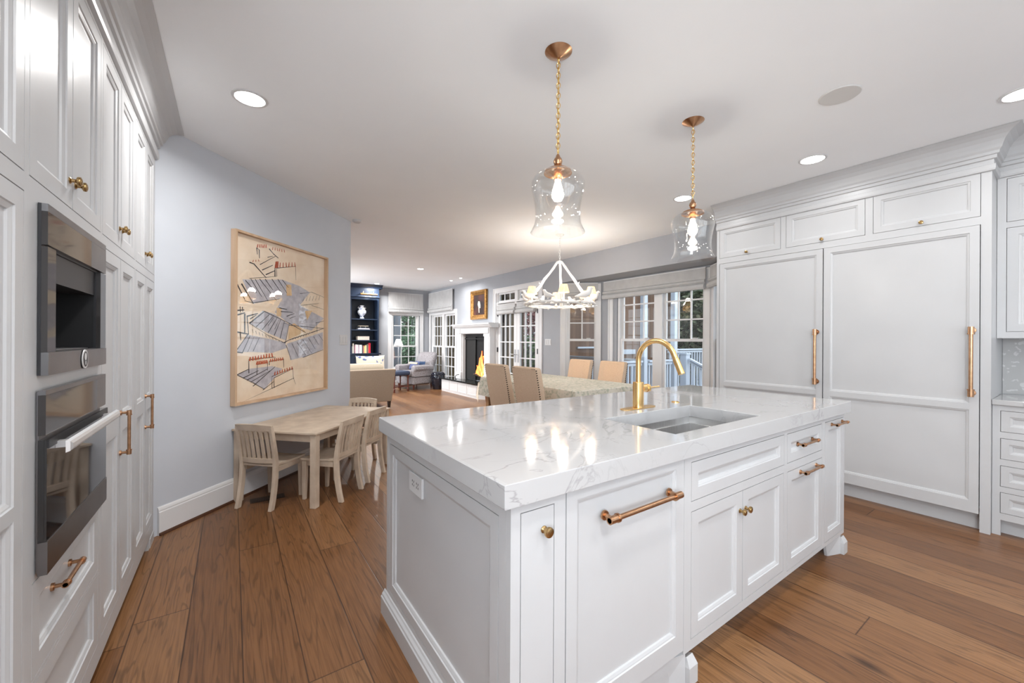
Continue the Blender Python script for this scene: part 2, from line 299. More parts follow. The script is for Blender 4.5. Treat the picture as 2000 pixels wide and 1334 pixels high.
        if parent is not None: o.parent = parent
        if bevel:
            md = o.modifiers.new('bevel', 'BEVEL'); md.width = bevel; md.segments = 2; md.limit_method = 'ANGLE'; md.angle_limit = .6
        return o
def tag(o, label, cat, group=None):
    o['label'] = label; o['category'] = cat
    if group: o['group'] = group
    return o
def thing(name, label, cat, loc=(0, 0, 0), rz=0, group=None):
    o = bpy.data.objects.new(name, None); COL.objects.link(o); o.location = loc; o.rotation_euler = (0, 0, rz); o.empty_display_size = .1
    return tag(o, label, cat, group)
def struct(name, loc=None):
    o = bpy.data.objects.new(name, None); COL.objects.link(o); o['kind'] = 'structure'; o.empty_display_size = .1
    if loc: o.location = loc
    return o
def dup(o, parent=None):
    c = o.copy(); COL.objects.link(c)
    if parent is not None: c.parent = parent
    for ch in o.children: dup(ch, c)
    return c
def at(o, loc, rz=0): o.location = loc; o.rotation_euler = (0, 0, rz); return o
rt2 = math.sqrt(.5)
PW = lambda a, o, z: (4.72-o, a, z)             # window wall
PF = lambda a, o, z: (a, 11.02-o, z)            # far wall
PD = lambda a, o, z: (-.415+(a+o)*rt2, 3.48+(a-o)*rt2, z)   # diagonal wall
PL = lambda a, o, z: (-.415+o, a, z)            # left cabinets
PR = lambda a, o, z: (4.20-o, a, z)             # refrigerator wall
PB = lambda a, o, z: (5.19-o, a, z)             # bay, middle
_d = Vector((-.47, .52)).normalized()
PA = lambda a, o, z: (5.19+_d.x*a-_d.y*o, 4.80+_d.y*a+_d.x*o, z)   # bay, left wing
PC = lambda a, o, z: (5.19+_d.x*a-_d.y*o, 2.85-_d.y*a-_d.x*o, z)   # bay, right wing

def cells(mb, P, a0, a1, z0, z1, holes, o0, o1, mi=0):
    A = sorted({a0, a1} | {h[0] for h in holes} | {h[1] for h in holes}); Z = sorted({z0, z1} | {h[2] for h in holes} | {h[3] for h in holes})
    A = [a for a in A if a0-1e-6 <= a <= a1+1e-6]; Z = [z for z in Z if z0-1e-6 <= z <= z1+1e-6]
    # one welded grid sheet front and back plus hole edges
    inh = lambda a, z: any(h[0] < a < h[1] and h[2] < z < h[3] for h in holes)
    full = [[not inh((A[i]+A[i+1])/2, (Z[j]+Z[j+1])/2) for j in range(len(Z)-1)] for i in range(len(A)-1)]
    nz = len(Z); vs = [P(a, o, z) for o in (o0, o1) for a in A for z in Z]; n = len(A)*nz; fs = []
    idx = lambda i, j, k: k*n+i*nz+j
    for i in range(len(A)-1):
        for j in range(len(Z)-1):
            if not full[i][j]: continue
            q = [(i, j), (i+1, j), (i+1, j+1), (i, j+1)]
            fs.append([idx(x, y, 0) for x, y in q]); fs.append([idx(x, y, 1) for x, y in reversed(q)])
            for (d, e0, e1) in (((-1, 0), q[0], q[3]), ((1, 0), q[1], q[2]), ((0, -1), q[0], q[1]), ((0, 1), q[3], q[2])):
                x, y = i+d[0], j+d[1]
                if not (0 <= x < len(A)-1 and 0 <= y < len(Z)-1 and full[x][y]):
                    fs.append([idx(*e0, 0), idx(*e1, 0), idx(*e1, 1), idx(*e0, 1)])
    mb.add(vs, fs, mi)
    return mb
# ------------------------------------------------------------------ setting
PK2 = lambda a, o, z: (a, -2.2+o, z)
PX = lambda a, o, z: (-1.05+o, a, z)
PV = lambda a, o, z: (.34+o, a, z)
m = MB(); m.box(-1.06, 5.3, -2.2, 11.2, -.12, 0); m.build('floor', FLOORM)['kind'] = 'structure'
m = MB(); m.box(-1.06, 4.9, -2.2, 11.2, CEIL, CEIL+.12); m.build('ceiling', CEILM)['kind'] = 'structure'
m = MB(); cells(m, PX, -2.2, 3.6, 0, CEIL, [(-2.12, -.54, .97, 2.27)], -.15, 0); m.build('wall_left', BLUE)['kind'] = 'structure'
m = MB(); cells(m, PK2, -1.2, 5.0, 0, CEIL, [(.45, 3.95, .97, 2.27)], -.15, 0); m.build('wall_behind', BLUE)['kind'] = 'structure'
m = MB(); m.box(4.80, 4.95, -2.2, 2.30, 0, CEIL); m.build('wall_right', BLUE)['kind'] = 'structure'
m = MB(); cells(m, PD, -.9, 2.22, 0, CEIL, [], -.14, 0); m.build('wall_diagonal', BLUE)['kind'] = 'structure'
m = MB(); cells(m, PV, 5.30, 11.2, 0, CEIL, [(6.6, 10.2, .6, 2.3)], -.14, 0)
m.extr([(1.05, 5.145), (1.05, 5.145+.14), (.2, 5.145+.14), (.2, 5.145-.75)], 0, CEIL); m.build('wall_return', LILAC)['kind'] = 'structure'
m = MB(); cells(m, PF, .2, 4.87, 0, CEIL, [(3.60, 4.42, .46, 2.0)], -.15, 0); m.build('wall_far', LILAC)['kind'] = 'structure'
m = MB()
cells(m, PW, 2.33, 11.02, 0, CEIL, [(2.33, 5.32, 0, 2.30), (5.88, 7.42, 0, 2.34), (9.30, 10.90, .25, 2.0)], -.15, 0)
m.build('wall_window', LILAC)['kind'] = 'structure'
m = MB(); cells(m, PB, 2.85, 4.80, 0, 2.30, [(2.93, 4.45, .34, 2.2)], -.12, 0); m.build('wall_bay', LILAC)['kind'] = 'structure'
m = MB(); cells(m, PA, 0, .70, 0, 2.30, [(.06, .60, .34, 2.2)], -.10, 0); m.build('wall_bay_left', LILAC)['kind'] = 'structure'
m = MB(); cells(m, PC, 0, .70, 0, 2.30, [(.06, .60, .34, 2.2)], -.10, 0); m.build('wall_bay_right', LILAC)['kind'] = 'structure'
m = MB(); m.extr([(4.8705, 2.40), (5.30, 2.75), (5.30, 4.90), (4.8705, 5.25)], 2.30, 2.36); m.build('ceiling_bay', LILAC)['kind'] = 'structure'
# baseboards
def baseboard(P, a0, a1, h=.185):
    mb = MB(); mb.prism(P, [(0, 0), (.016, 0), (.016, h-.035), (.013, h-.03), (.013, h-.02), (.009, h-.008), (.004, h), (0, h)], a0, a1); mb.prism(P, [(.016, 0), (.028, 0), (.027, .008), (.022, .015), (.016, .018)], a0, a1, 1); return mb
SHOE = mat('dark_oak_shoe_moulding', (.07, .028, .014), .4)
baseboard(PD, .02, 2.22).build('baseboard_diagonal', [TRIM, SHOE])['kind'] = 'structure'
baseboard(PW, 5.33, 5.78, .15).build('baseboard_window_wall', [TRIM, SHOE])['kind'] = 'structure'
baseboard(PF, 3.20, 4.72, .15).build('baseboard_far', [TRIM, SHOE])['kind'] = 'structure'
baseboard(PW, 9.15, 11.02, .15).build('baseboard_corner', [TRIM, SHOE])['kind'] = 'structure'

def casing(mb, P, a0, a1, z0, z1, w=.095, sill=True, bottom=True):
    pr = [(0, 0), (0, .018), (.012, .024), (.022, .018), (w-.012, .015), (w, .012), (w, 0)]
    for (u0, u1) in ((a0, a0+w), (a1-w, a1)):
        mb.pbox(P, u0, u1, 0, .016, z0, z1); e = u0 if u0 == a0 else u1-.02
        mb.pbox(P, e, e+.02, .016, .026, z0, z1); k = u0+w-.008 if u0 == a0 else u0
        mb.pbox(P, k, k+.008, .016, .02, z0, z1-w)
    mb.pbox(P, a0+w, a1-w, 0, .016, z1-w, z1); mb.pbox(P, a0+.02, a1-.02, .016, .026, z1-.02, z1)
    if sill: mb.pbox(P, a0-.02, a1+.02, 0, .045, z0-.03, z0); mb.pbox(P, a0, a1, 0, .014, z0-.11, z0-.03)
def sash(mb, P, a0, a1, z0, z1, cols, rows, o, fw=.04, mw=.02, d=.03):
    for u in ((a0, a0+fw), (a1-fw, a1)): mb.pbox(P, *u, o-d, o, z0, z1)
    for v in ((z0, z0+fw), (z1-fw, z1)): mb.pbox(P, a0+fw, a1-fw, o-d, o, *v)
    A0, A1, Z0, Z1 = a0+fw, a1-fw, z0+fw, z1-fw
    for i in range(1, cols): c = A0+(A1-A0)*i/cols; mb.pbox(P, c-mw/2, c+mw/2, o-d+.004, o-.004, Z0, Z1)
    for j in range(1, rows): c = Z0+(Z1-Z0)*j/rows; mb.pbox(P, A0, A1, o-d+.005, o-.005, c-mw/2, c+mw/2)
def pane(P, a0, a1, z0, z1, o): mb = MB(); mb.add([P(a0, o, z0), P(a1, o, z0), P(a1, o, z1), P(a0, o, z1)], [(0, 1, 2, 3)]); return mb
def window(name, P, ca0, ca1, cz0, cz1, units, low, meet, top, colsU, rowsU, colsL, rowsL, w=.095, depth=.09):
    r = struct(name, P((ca0+ca1)/2, 0, cz0))
    mb = MB(); casing(mb, P, ca0, ca1, cz0, cz1, w); mb.build('window_casing', TRIM, r)
    mb = MB(); u0 = min(u[0] for u in units)-.04; u1 = max(u[1] for u in units)+.04
    hl = [(u[0], u[1], low, top) for u in units]
    cells(mb, P, u0, u1, low-.06, top+.04, hl, -depth-.02, -.006); mb.build('window_jamb', TRIM, r)
    for (a0, a1) in units:
        s = MB(); sash(s, P, a0, a1, meet-.02, top, colsU, rowsU, -.055); s.build('upper_sash', TRIM, r)
        s = MB(); sash(s, P, a0, a1, low, meet+.02, colsL, rowsL, -.02); s.build('lower_sash', TRIM, r)
        s = MB(); s.pbox(P, a0+.10, a0+.17, -.02, .0, meet+.0205, meet+.035); s.build('sash_lock', WPLASTIC, r)
        pane(P, a0+.03, a1-.03, meet, top-.03, -.07).build('upper_pane', GLASS, r); pane(P, a0+.03, a1-.03, low+.03, meet, -.035).build('lower_pane', GLASS, r)
    return r
window('window_1', PF, 3.50, 4.52, .46, 2.06, [(3.64, 4.36)], .49, 1.10, 1.99, 3, 3, 3, 2)
window('window_2', PW, 9.25, 10.99, .25, 2.08, [(9.40, 10.05), (10.18, 10.83)], .29, 1.10, 1.97, 3, 3, 3, 3)
window('window_3', PA, .0, .695, .32, 2.27, [(.075, .573)], .36, 1.30, 2.19, 2, 3, 1, 1)
window('window_4', PB, 2.87, 4.62, .32, 2.27, [(2.955, 3.61), (3.74, 4.395)], .36, 1.305, 2.18, 3, 3, 1, 1)
window('window_5', PC, .0, .695, .32, 2.27, [(.075, .573)], .36, 1.30, 2.19, 2, 3, 1, 1)
window('window_6', PK2, .33, 4.07, .93, 2.38, [(.45+.89*i, .45+.89*i+.83) for i in range(4)], .97, 1.62, 2.27, 3, 2, 3, 2)  # invented window framing the kitchen fill lamp
window('window_7', PV, 6.48, 10.32, .56, 2.42, [(6.6+.91*i, 6.6+.91*i+.87) for i in range(4)], .60, 1.45, 2.30, 3, 3, 3, 3)  # unseen living room window, added around its fill lamp
window('window_8', PX, -2.19, -.45, .93, 2.38, [(-2.10, -1.36), (-1.30, -.56)], .97, 1.62, 2.27, 3, 2, 3, 2)  # added side window, built to house the side fill
# french doors
dr = struct('door_1', (4.72, 6.65, 0))
mb = MB(); casing(mb, PW, 5.80, 7.50, 0, 2.40, .10, False); mb.pbox(PW, 5.88, 7.42, -.10, .006, 2.03, 2.10)
mb.pbox(PW, 5.88, 5.95, -.10, -.002, 0, 2.34); mb.pbox(PW, 7.36, 7.42, -.10, -.002, 0, 2.34); mb.pbox(PW, 6.60, 6.70, -.10, .004, 2.10, 2.34); mb.pbox(PW, 5.88, 7.42, -.10, -.002, 2.30, 2.34); mb.build('door_casing', TRIM, dr)
for k, (a0, a1) in enumerate(((5.95, 6.60), (6.70, 7.36))):
    s = MB(); sash(s, PW, a0, a1, 2.10, 2.30, 3, 1, -.03, .035, .018); t = s.build('transom_sash', TRIM, dr); pane(PW, a0+.02, a1-.02, 2.12, 2.28, -.045).build('transom_pane', GLASS, t)
for k, (a0, a1) in enumerate(((5.95, 6.652), (6.658, 7.36))):
    s = MB()
    for u in ((a0, a0+.10), (a1-.10, a1)): s.pbox(PW, *u, -.065, -.02, .01, 2.03)
    s.pbox(PW, a0+.1, a1-.1, -.065, -.02, .01, .25); s.pbox(PW, a0+.1, a1-.1, -.065, -.02, 1.92, 2.03)
    A0, A1 = a0+.10, a1-.10
    for i in (1, 2): c = A0+(A1-A0)*i/3; s.pbox(PW, c-.011, c+.011, -.06, -.025, .25, 1.92)
    for z in (.60, .93, 1.25, 1.575): s.pbox(PW, A0, A1, -.061, -.024, z-.011, z+.011)
    lf = s.build('door_leaf', TRIM, dr); pane(PW, A0, A1, .25, 1.92, -.042).build('door_pane', GLASS, lf)
    h = MB(); hc = a1-.05 if k == 0 else a0+.05
    h.pbox(PW, hc-.02, hc+.02, -.02, -.012, .84, 1.10); sg = -1 if k == 0 else 1
    h.tube([PW(hc, -.012, 1.0), PW(hc, .035, 1.0), PW(hc+sg*.02, .045, 1.0), PW(hc+sg*.11, .045, 1.005)], .008, 8); h.build('door_handle', SILVER, lf)
    q = MB(); e = a0+.004 if k == 0 else a1-.004
    for z in (1.08, 1.85): q.pbox(PW, e-.012, e+.012, -.02, .004, z-.05, z+.05)
    q.build('door_hinge', DSTEEL, lf)

# ------------------------------------------------------------------ roman shades
def roman(P, a0, a1, z0, z1, label, o=.03, loc=None, folds=2, grp=None):
    r = thing('roman_shade', label, 'window shade', P((a0+a1)/2, 0, z0), 0, grp)
    prof = [(o, z1), (o+.02, z1), (o+.022, z0+.14), (o+.045, z0+.125), (o+.05, z0+.10), (o+.028, z0+.085), (o+.06, z0+.065), (o+.068, z0+.03), (o+.055, z0+.006), (o+.03, z0), (o+.005, z0+.01), (o, z0+.05)]
    mb = MB(); mb.prism(P, prof, a0, a1); f = mb.build('shade_fabric', SHADEF if P is PF else PLAINF, r)
    mb = MB(); mb.pbox(P, a0, a1, .001, o+.018, z1, z1+.012); mb.build('headrail', TRIM, r); return r
roman(PF, 3.50, 4.50, 2.03, 2.57, 'white striped roman shade on the far window beside the navy bookcase')
roman(PW, 9.42, 10.93, 2.05, 2.60, 'white roman shade over the twin windows left of the fireplace', .05)
roman(PW, 6.02, 6.63, 1.83, 2.06, 'small white roman shade on the right leaf of the french doors', -.012)
roman(PW, 6.69, 7.33, 1.83, 2.06, 'small white roman shade on the left leaf of the french doors, nearer the fireplace', -.012)
roman(PA, .055, .70, 1.98, 2.265, 'white roman shade on the narrow left window of the bay, behind the chandelier')
roman(PB, 2.92, 4.70, 1.98, 2.265, 'wide white roman shade across the double middle window of the bay')
roman(PC, .055, .70, 1.98, 2.265, 'white roman shade on the right window of the bay, half hidden by the refrigerator cabinet')

# ------------------------------------------------------------------ cabinet hardware
def pull(P, ca, cz, L, along='a', out=.03, r=.0055, parent=None, name='pull_handle', o0=0, matl=None, post=.8):
    mb = MB(); h = L/2; p = h*post
    f = (lambda t, o: P(ca+t, o0+o, cz)) if along == 'a' else (lambda t, o: P(ca, o0+o, cz+t))
    mb.tube([f(-h, out), f(h, out)], r, 14)
    for e in (-1, 1):
        mb.tube([f(e*(h-.0), out), f(e*(h-L*.09), out)], r*1.45, 14); mb.tube([f(e*(h-L*.09), out), f(e*(h-L*.11), out)], r*1.7, 14)
        c = e*(h-L*.05); mb.tube([f(c, 0), f(c, .006), f(c, .007), f(c, out)], [r*1.9, r*1.8, r*.95, r*.95], 12)
    return mb.build(name, matl or BRONZE, parent)
def knob(P, a, z, parent, r=.014, out=.028, o0=0, name='knob'):
    mb = MB(); p0 = Vector(P(a, o0, z)); ax = (Vector(P(a, 1+o0, z))-p0)
    k = r/.014; s = out/.028
    mb.lathe([(.0001, -.001), (.010*k, -.001), (.010*k, .002*s), (.006*k, .005*s), (.0055*k, .013*s), (.009*k, .0155*s), (.0135*k, .018*s), (.0145*k, .0225*s), (.0135*k, .0255*s), (.010*k, .0265*s), (.0095*k, .0275*s), (.005*k, .0285*s), (.0002, .0288*s)], p0, ax, 20)
    return mb.build(name, KNOBM, parent)
DOORP = lambda w: [(0, -.02), (0, 0), (w, 0), (w+.002, -.004), (w+.006, -.0045), (w+.014, -.008), (w+.016, -.013), (w+.02, -.0135)]
def door(P, a0, a1, z0, z1, parent, name='cabinet_door', w=.048, g=.0028, mid=None):
    mb = MB(); a0 += g; a1 -= g; z0 += g; z1 -= g
    if mid is None: mb.loops(P, a0, a1, z0, z1, DOORP(w))
    else:
        for (u, v, e) in ((z0, mid[0], 1), (mid[1], z1, 0)):
            pr = DOORP(w)[2:]
            aa0, aa1 = a0+w, a1-w; zz0 = z0+w if e else mid[1]; zz1 = mid[0] if e else z1-w
            mb.loops(P, aa0, aa1, zz0, zz1, [(i-w, o) for i, o in pr], back=False)
        cells(mb, P, a0, a1, z0, z1, [(a0+w, a1-w, z0+w, mid[0]), (a0+w, a1-w, mid[1], z1-w)], -.02, 0)
    return mb.build(name, WHITE, parent)
def carcass(P, a0, a1, z0, z1, holes, depth, parent, name='cabinet_frame', toe=None):
    mb = MB(); cells(mb, P, a0, a1, z0, z1, holes, -.021, 0); mb.pbox(P, a0, a1, -depth, -.0235, z0, z1)
    mb.build(name, WHITE, parent)
# ------------------------------------------------------------------ left cabinet wall
CROWN = [(0, 2.455), (.014, 2.458), (.018, 2.470), (.018, 2.497), (.010, 2.501), (.010, 2.530), (.022, 2.534), (.024, 2.556), (.034, 2.560), (.036, 2.578), (.046, 2.592), (.052, 2.612), (.062, 2.640), (.080, 2.665), (.104, 2.684), (.135, 2.698), (0, 2.698)]
def left_unit(a0, a1, label, kind):
    r = thing('tall_cabinet', label, 'cabinet', PL((a0+a1)/2, -.3, 0), 0, None)
    s = .014; m_ = (a0+a1)/2; Z0, Z1 = .105, 2.45
    up = (1.70, Z1-.01); lo = (Z0+.03, 1.655)
    if kind == 'appliance':
        H = [(a0+s, a1-s, *up), (1.556, 2.12, 1.215, 1.63), (1.556, 2.12, .70, 1.15), (1.53, 2.145, .421, .672), (1.53, 2.145, .135, .410)]
    elif kind == 'single': H = [(a0+s, a1-s, *up), (a0+s, a1-s, *lo)]
    else: H = [(a0+s, a1-s, *up), (a0+s, a1-s, *lo)]
    mb = MB(); cells(mb, PL, a0, a1, .06, Z1+.03, H, -.021, 0); cells(mb, PL, a0, a1, .0605, CEIL-.02, H[1:3] if kind == 'appliance' else [], -.60, -.0235)
    mb.pbox(PL, a0, a1, -.60, -.07, 0, .06)
    if kind == 'end': mb.pbox(PL, a1-.17, a1, -.3, 0, 0, .06); mb.pbox(PL, a1-.14, a1, -.02, .004, 0, .055)
    mb.build('cabinet_frame', WHITE, r)
    c = MB(); c.rings([[PL(a0, o, z) for o, z in CROWN], [PL(3.455+o if kind == 'end' else a1, o, z) for o, z in CROWN]], sm=False)
    c.build('crown_moulding', WHITE, r)
    if kind == 'single':
        d = door(PL, a0+s, a1-s, *up, r, 'upper_door', .045); d = door(PL, a0+s, a1-s, *lo, r, 'lower_door', .045, mid=(.872, .905))
    else:
        d1 = door(PL, a0+s, m_, *up, r, 'upper_door'); d2 = door(PL, m_, a1-s, *up, r, 'upper_door')
        knob(PL, m_-.028, 1.785, d1, .014); knob(PL, m_+.028, 1.785, d2, .014)
        if kind != 'appliance':
            d1 = door(PL, a0+s, m_, *lo, r, 'lower_door', mid=(.872, .945)); d2 = door(PL, m_, a1-s, *lo, r, 'lower_door', mid=(.872, .945))
            pull(PL, m_-.002 if kind == 'pair' else m_-.002, .87, .20, 'z', .031, .0062, d2 if kind == 'pair' else d2)
        else:
            d = door(PL, 1.53, 2.145, .421, .672, r, 'drawer_front'); pull(PL, 1.795, .575, .17, 'a', .03, .006, d, o0=-.0135)
            door(PL, 1.53, 2.145, .135, .410, r, 'drawer_front')
    return r
left_unit(.72, 1.487, 'white tall cabinet at the left edge of the photo, nearest the camera', 'single')
left_unit(1.487, 2.17, 'white tall cabinet that holds the coffee machine and the oven', 'appliance')
left_unit(2.17, 2.825, 'white tall cabinet just right of the oven, with two-door top and bronze pull', 'pair')
left_unit(2.825, 3.45, 'white tall cabinet at the end of the run, against the pale blue wall', 'end')
# coffee machine
r = thing('coffee_machine', 'built-in stainless and black glass coffee machine above the oven', 'coffee machine', PL(1.84, 0, 1.20))
mb = MB(); cells(mb, PL, 1.552, 2.135, 1.20, 1.648, [(1.612, 2.062, 1.262, 1.535)], .001, .0075); mb.pbox(PL, 1.557, 2.118, -.3, -.20, 1.216, 1.629, 1)
mb.pbox(PL, 1.557, 1.61, -.2, .001, 1.216, 1.629, 1); mb.pbox(PL, 2.064, 2.118, -.2, .001, 1.216, 1.629, 1); mb.pbox(PL, 1.61, 2.064, -.2, .001, 1.216, 1.258, 1); mb.pbox(PL, 1.61, 2.064, -.2, .001, 1.536, 1.629, 1)
mb.build('machine_body', [DSTEEL, BLACKM], r)
mb = MB(); mb.pbox(PL, 1.552, 2.137, .0076, .019, 1.628, 1.648); mb.pbox(PL, 1.947, 2.137, .0076, .019, 1.541, 1.6275); mb.build('control_fascia', ASTEEL, r)
mb = MB(); mb.pbox(PL, 1.552, 1.9465, .0076, .019, 1.541, 1.6275); mb.build('display_panel', SMOKE, r)
mb = MB(); mb.pbox(PL, 1.552, 1.612, .0076, .019, 1.2605, 1.5365); mb.build('side_glass', SMOKE, r)
mb = MB(); mb.pbox(PL, 2.064, 2.137, .0076, .019, 1.2605, 1.5365); mb.build('side_glass', SMOKE, r)
mb = MB(); mb.pbox(PL, 1.552, 2.137, .0076, .021, 1.20, 1.2600); tr = mb.build('lower_fascia', ASTEEL, r)
mb = MB(); mb.pbox(PL, 1.613, 2.06, -.12, .004, 1.452, 1.534); mb.build('brew_hood', DSTEEL, r)
mb = MB(); mb.tube([PL(1.665, -.05, 1.453), PL(1.665, -.05, 1.375)], .036, 20); 
for da in (-.014, .014): mb.tube([PL(1.665+da, -.05, 1.376), PL(1.665+da, -.05, 1.362)], .005, 8)
mb.build('coffee_spout', SILVER, r)
mb = MB(); mb.tube([PL(1.765, -.05, 1.453), PL(1.765, -.05, 1.39)], .013, 12); mb.build('milk_spout', SILVER, r)
mb = MB(); mb.pbox(PL, 1.62, 2.05, -.16, -.01, 1.259, 1.264); mb.build('drip_tray', SILVER, r)
mb = MB(); p = Vector(PL(1.856, .021, 1.23)); mb.lathe([(.026, 0), (.031, .002), (.030, .004), (.026, .0042)], p, (1, 0, 0), 28); mb.lathe([(.025, .0043), (.0005, .0046)], p, (1, 0, 0), 28, 1)
mb.lathe([(.012, .0046), (.0005, .005)], p+Vector((0, 0, .008)), (1, 0, 0), 16); mb.box(p.x+.0046, p.x+.0052, p.y-.003, p.y+.003, p.z-.018, p.z-.006)
mb.build('round_badge', [WPLASTIC, DSTEEL], r)
# oven
r = thing('wall_oven', 'built-in stainless oven with black glass door and long bar handle', 'oven', PL(1.84, 0, .685))
mb = MB(); mb.pbox(PL, 1.56, 2.115, -.35, -.002, .705, 1.145); mb.pbox(PL, 1.548, 2.13, .001, .006, .69, 1.158, 1); mb.build('oven_body', [BLACKM, ASTEEL], r)
mb = MB(); mb.pbox(PL, 1.54, 2.137, .0062, .02, 1.150, 1.162, 1); mb.pbox(PL, 1.54, 2.02, .0062, .020, 1.046, 1.1497); mb.pbox(PL, 2.0205, 2.137, .0062, .02, 1.046, 1.1497, 1); mb.build('control_panel', [SMOKE, ASTEEL], r)
mb = MB(); mb.pbox(PL, 1.54, 2.137, .0062, .022, .770, 1.034); mb.pbox(PL, 1.54, 2.137, .0062, .024, .685, .7697, 1); mb.pbox(PL, 1.54, 2.137, .0223, .026, 1.012, 1.034, 2); d = mb.build('oven_door', [BLACKG, ASTEEL, DSTEEL], r)
hs = mat('satin_handle', (.80, .80, .80), .35, .85)
mb = MB(); mb.loops(lambda a, o, z: PL(a, o, z), 1.555, 2.125, .993, 1.025, [(0, .052), (.003, .060), (.010, .064)])
for a in (1.60, 2.07): mb.pbox(PL, a, a+.02, .0223, .0522, 1.0, 1.018)
mb.build('oven_handle', hs, d)

# ------------------------------------------------------------------ refrigerator wall
r = thing('refrigerator_surround', 'white floor-to-ceiling cabinet surround framing the two paneled refrigerator doors', 'cabinet', (4.45, 1.32, 0))
mb = MB(); H = [(.433, 1.3255, .12, 2.105), (1.3255, 2.233, .12, 2.105), (1.657, 2.233, 2.16, 2.465), (1.046, 1.615, 2.16, 2.465), (.433, .999, 2.16, 2.465)]
cells(mb, PR, .385, 2.26, .0, 2.50, [(.433, 2.233, -.01, 2.105)]+H[2:], -.021, 0)
mb.pbox(PR, .385, .430, -.62, -.0215, 0, 2.66); mb.pbox(PR, 2.236, 2.26, -.52, -.0215, 0, 2.66); mb.pbox(PR, .431, 2.235, -.52, -.024, 2.11, 2.66); mb.pbox(PR, .4305, 2.235, -.08, -.07, 0, .118)
mb.build('cabinet_frame', WHITE, r)
mb = MB(); ring = []
pts = lambda o: [(4.20-o, 2.26), (4.20-o, .385-o), (4.45-o if o < .2 else 4.45, .385-o), (4.45-o, -.8)]
mb.rings([[(4.20-o, 2.26, z) for o, z in CROWN], [(4.20-o, .385-o, z) for o, z in CROWN], [(4.45-o, .385-o, z) for o, z in CROWN], [(4.45-o, -.9, z) for o, z in CROWN]], sm=False)
mb.build('crown_moulding', WHITE, r)
for (a0, a1, ka) in ((1.657, 2.233, 1.957), (1.046, 1.615, 1.335), (.433, .999, .722)):
    d = door(PR, a0, a1, 2.16, 2.465, r, 'upper_door', .045); knob(PR, ka, 2.184, d, .0135)
def fridge(a0, a1, label, ha, dx):
    f = thing('refrigerator', label, 'refrigerator', (4.5, (a0+a1)/2, .12))
    mb = MB(); mb.pbox(PR, a0+.02, a1-.02, -.50, -.0235, .13, 2.095); mb.build('refrigerator_body', DSTEEL, f)
    P = lambda a, o, z: PR(a, o+dx, z)
    w = .046; mb = MB(); z0, z1 = .123, 2.102; g = .004
    A0, A1 = a0+g, a1-g
    holes = [(A0+w, A1-w, .205, .832), (A0+w, A1-w, .876, z1-w)]
    cells(mb, P, A0, A1, z0, z1, holes, -.022, 0)
    for h in holes: mb.loops(P, *h, [(i-w, o) for i, o in DOORP(w)[2:]], back=False)
    d = mb.build('panel_door', WHITE, f); pull(PR, ha, 1.165, .48, 'z', .045, .011, d, 'bar_handle', o0=dx); return f
fridge(.433, 1.3255, 'wide white paneled refrigerator door with long bronze handle on its right, nearer the counter', .470, .006)
fridge(1.3265, 2.2325, 'white paneled refrigerator door next to the bay window, handle on its right edge', 1.372, .0)
# base cabinet + wall cabinet at right edge
PQ = lambda a, o, z: (4.25-o, a, z)
r = thing('base_cabinet', 'white base cabinet with a stack of four drawers at the right edge of the photo', 'cabinet', (4.5, 0, 0))
dz = [(.697, .840), (.513, .655), (.329, .471), (.151, .291)]
mb = MB(); cells(mb, PQ, -.20, .383, .0, .878, [(-.12, .348, *z) for z in dz]+[(-.3, .345, -.01, .105)], -.021, 0); mb.pbox(PQ, -.2, .383, -.53, -.0235, .105, .878); mb.pbox(PQ, -.2, .383, -.53, -.07, 0, .1045); mb.build('cabinet_frame', WHITE, r)
for z in dz: door(PQ, -.12, .348, *z, r, 'drawer_front', .036)
mb = MB(); mb.pbox(PQ, -.9, .383, -.53, .025, .8785, .912); tag(mb.build('countertop', MARBLE, bevel=.002), 'white quartz countertop over the drawer stack at the right edge', 'countertop')
r = thing('base_cabinet', 'white base cabinet beyond the right frame edge, under the quartz counter', 'cabinet', (4.5, -.6, 0))
mb = MB(); mb.pbox(PQ, -.9, -.203, -.53, 0, .0, .878); mb.build('cabinet_frame', WHITE, r); door(lambda a, o, z: PQ(a, o+.0205, z), -.88, -.22, .12, .86, r)
PU = lambda a, o, z: (4.45-o, a, z)
r = thing('wall_cabinet', 'white wall cabinet above the damask tile backsplash at the right edge', 'cabinet', (4.6, 0, 1.33))
H = [(-.25, .341, 1.372, 2.10), (-.25, .341, 2.14, 2.445)]
mb = MB(); cells(mb, PU, -.9, .383, 1.328, 2.5, H, -.021, 0); mb.pbox(PU, -.9, .383, -.345, -.0235, 1.328, 2.66); mb.build('cabinet_frame', WHITE, r)
for h in H: door(PU, *h, r, w=.05)
mb = MB(); mb.box(4.792, 4.7995, -.9, .383, .9125, 1.3275); tag(mb.build('backsplash', TILE), 'grey damask patterned tile backsplash between counter and wall cabinet', 'backsplash')

# ------------------------------------------------------------------ island
fx = lambda x: x*.985
fz = lambda z: 1.3+(z-1.3)*.985
IY = .872; IX = .605; IR = 3.118; IB = 1.905; ZT = .866
PI_ = lambda a, o, z: (a, IY-o, z)
PS = lambda a, o, z: (IX-o, a, z)
r = thing('kitchen_island', 'white paneled kitchen island cabinet with sink base and bronze hardware', 'kitchen island', (1.86, 1.40, 0))
op = dict(spice=(fx(.646), fx(.768), .08, fz(.827)), dw=(fx(.811), fx(1.42), .135, ZT), fd=(fx(1.467), fx(2.298), fz(.672), fz(.827)), d1=(fx(1.467), fx(1.873), fz(.137), fz(.634)), d2=(fx(1.873), fx(2.292), fz(.137), fz(.634)),
          sm=(fx(2.33), fx(2.797), fz(.672), fz(.825)), tr=(fx(2.335), fx(2.80), fz(.120), fz(.630)), na=(fx(2.843), fx(3.148), fz(.120), fz(.826)))
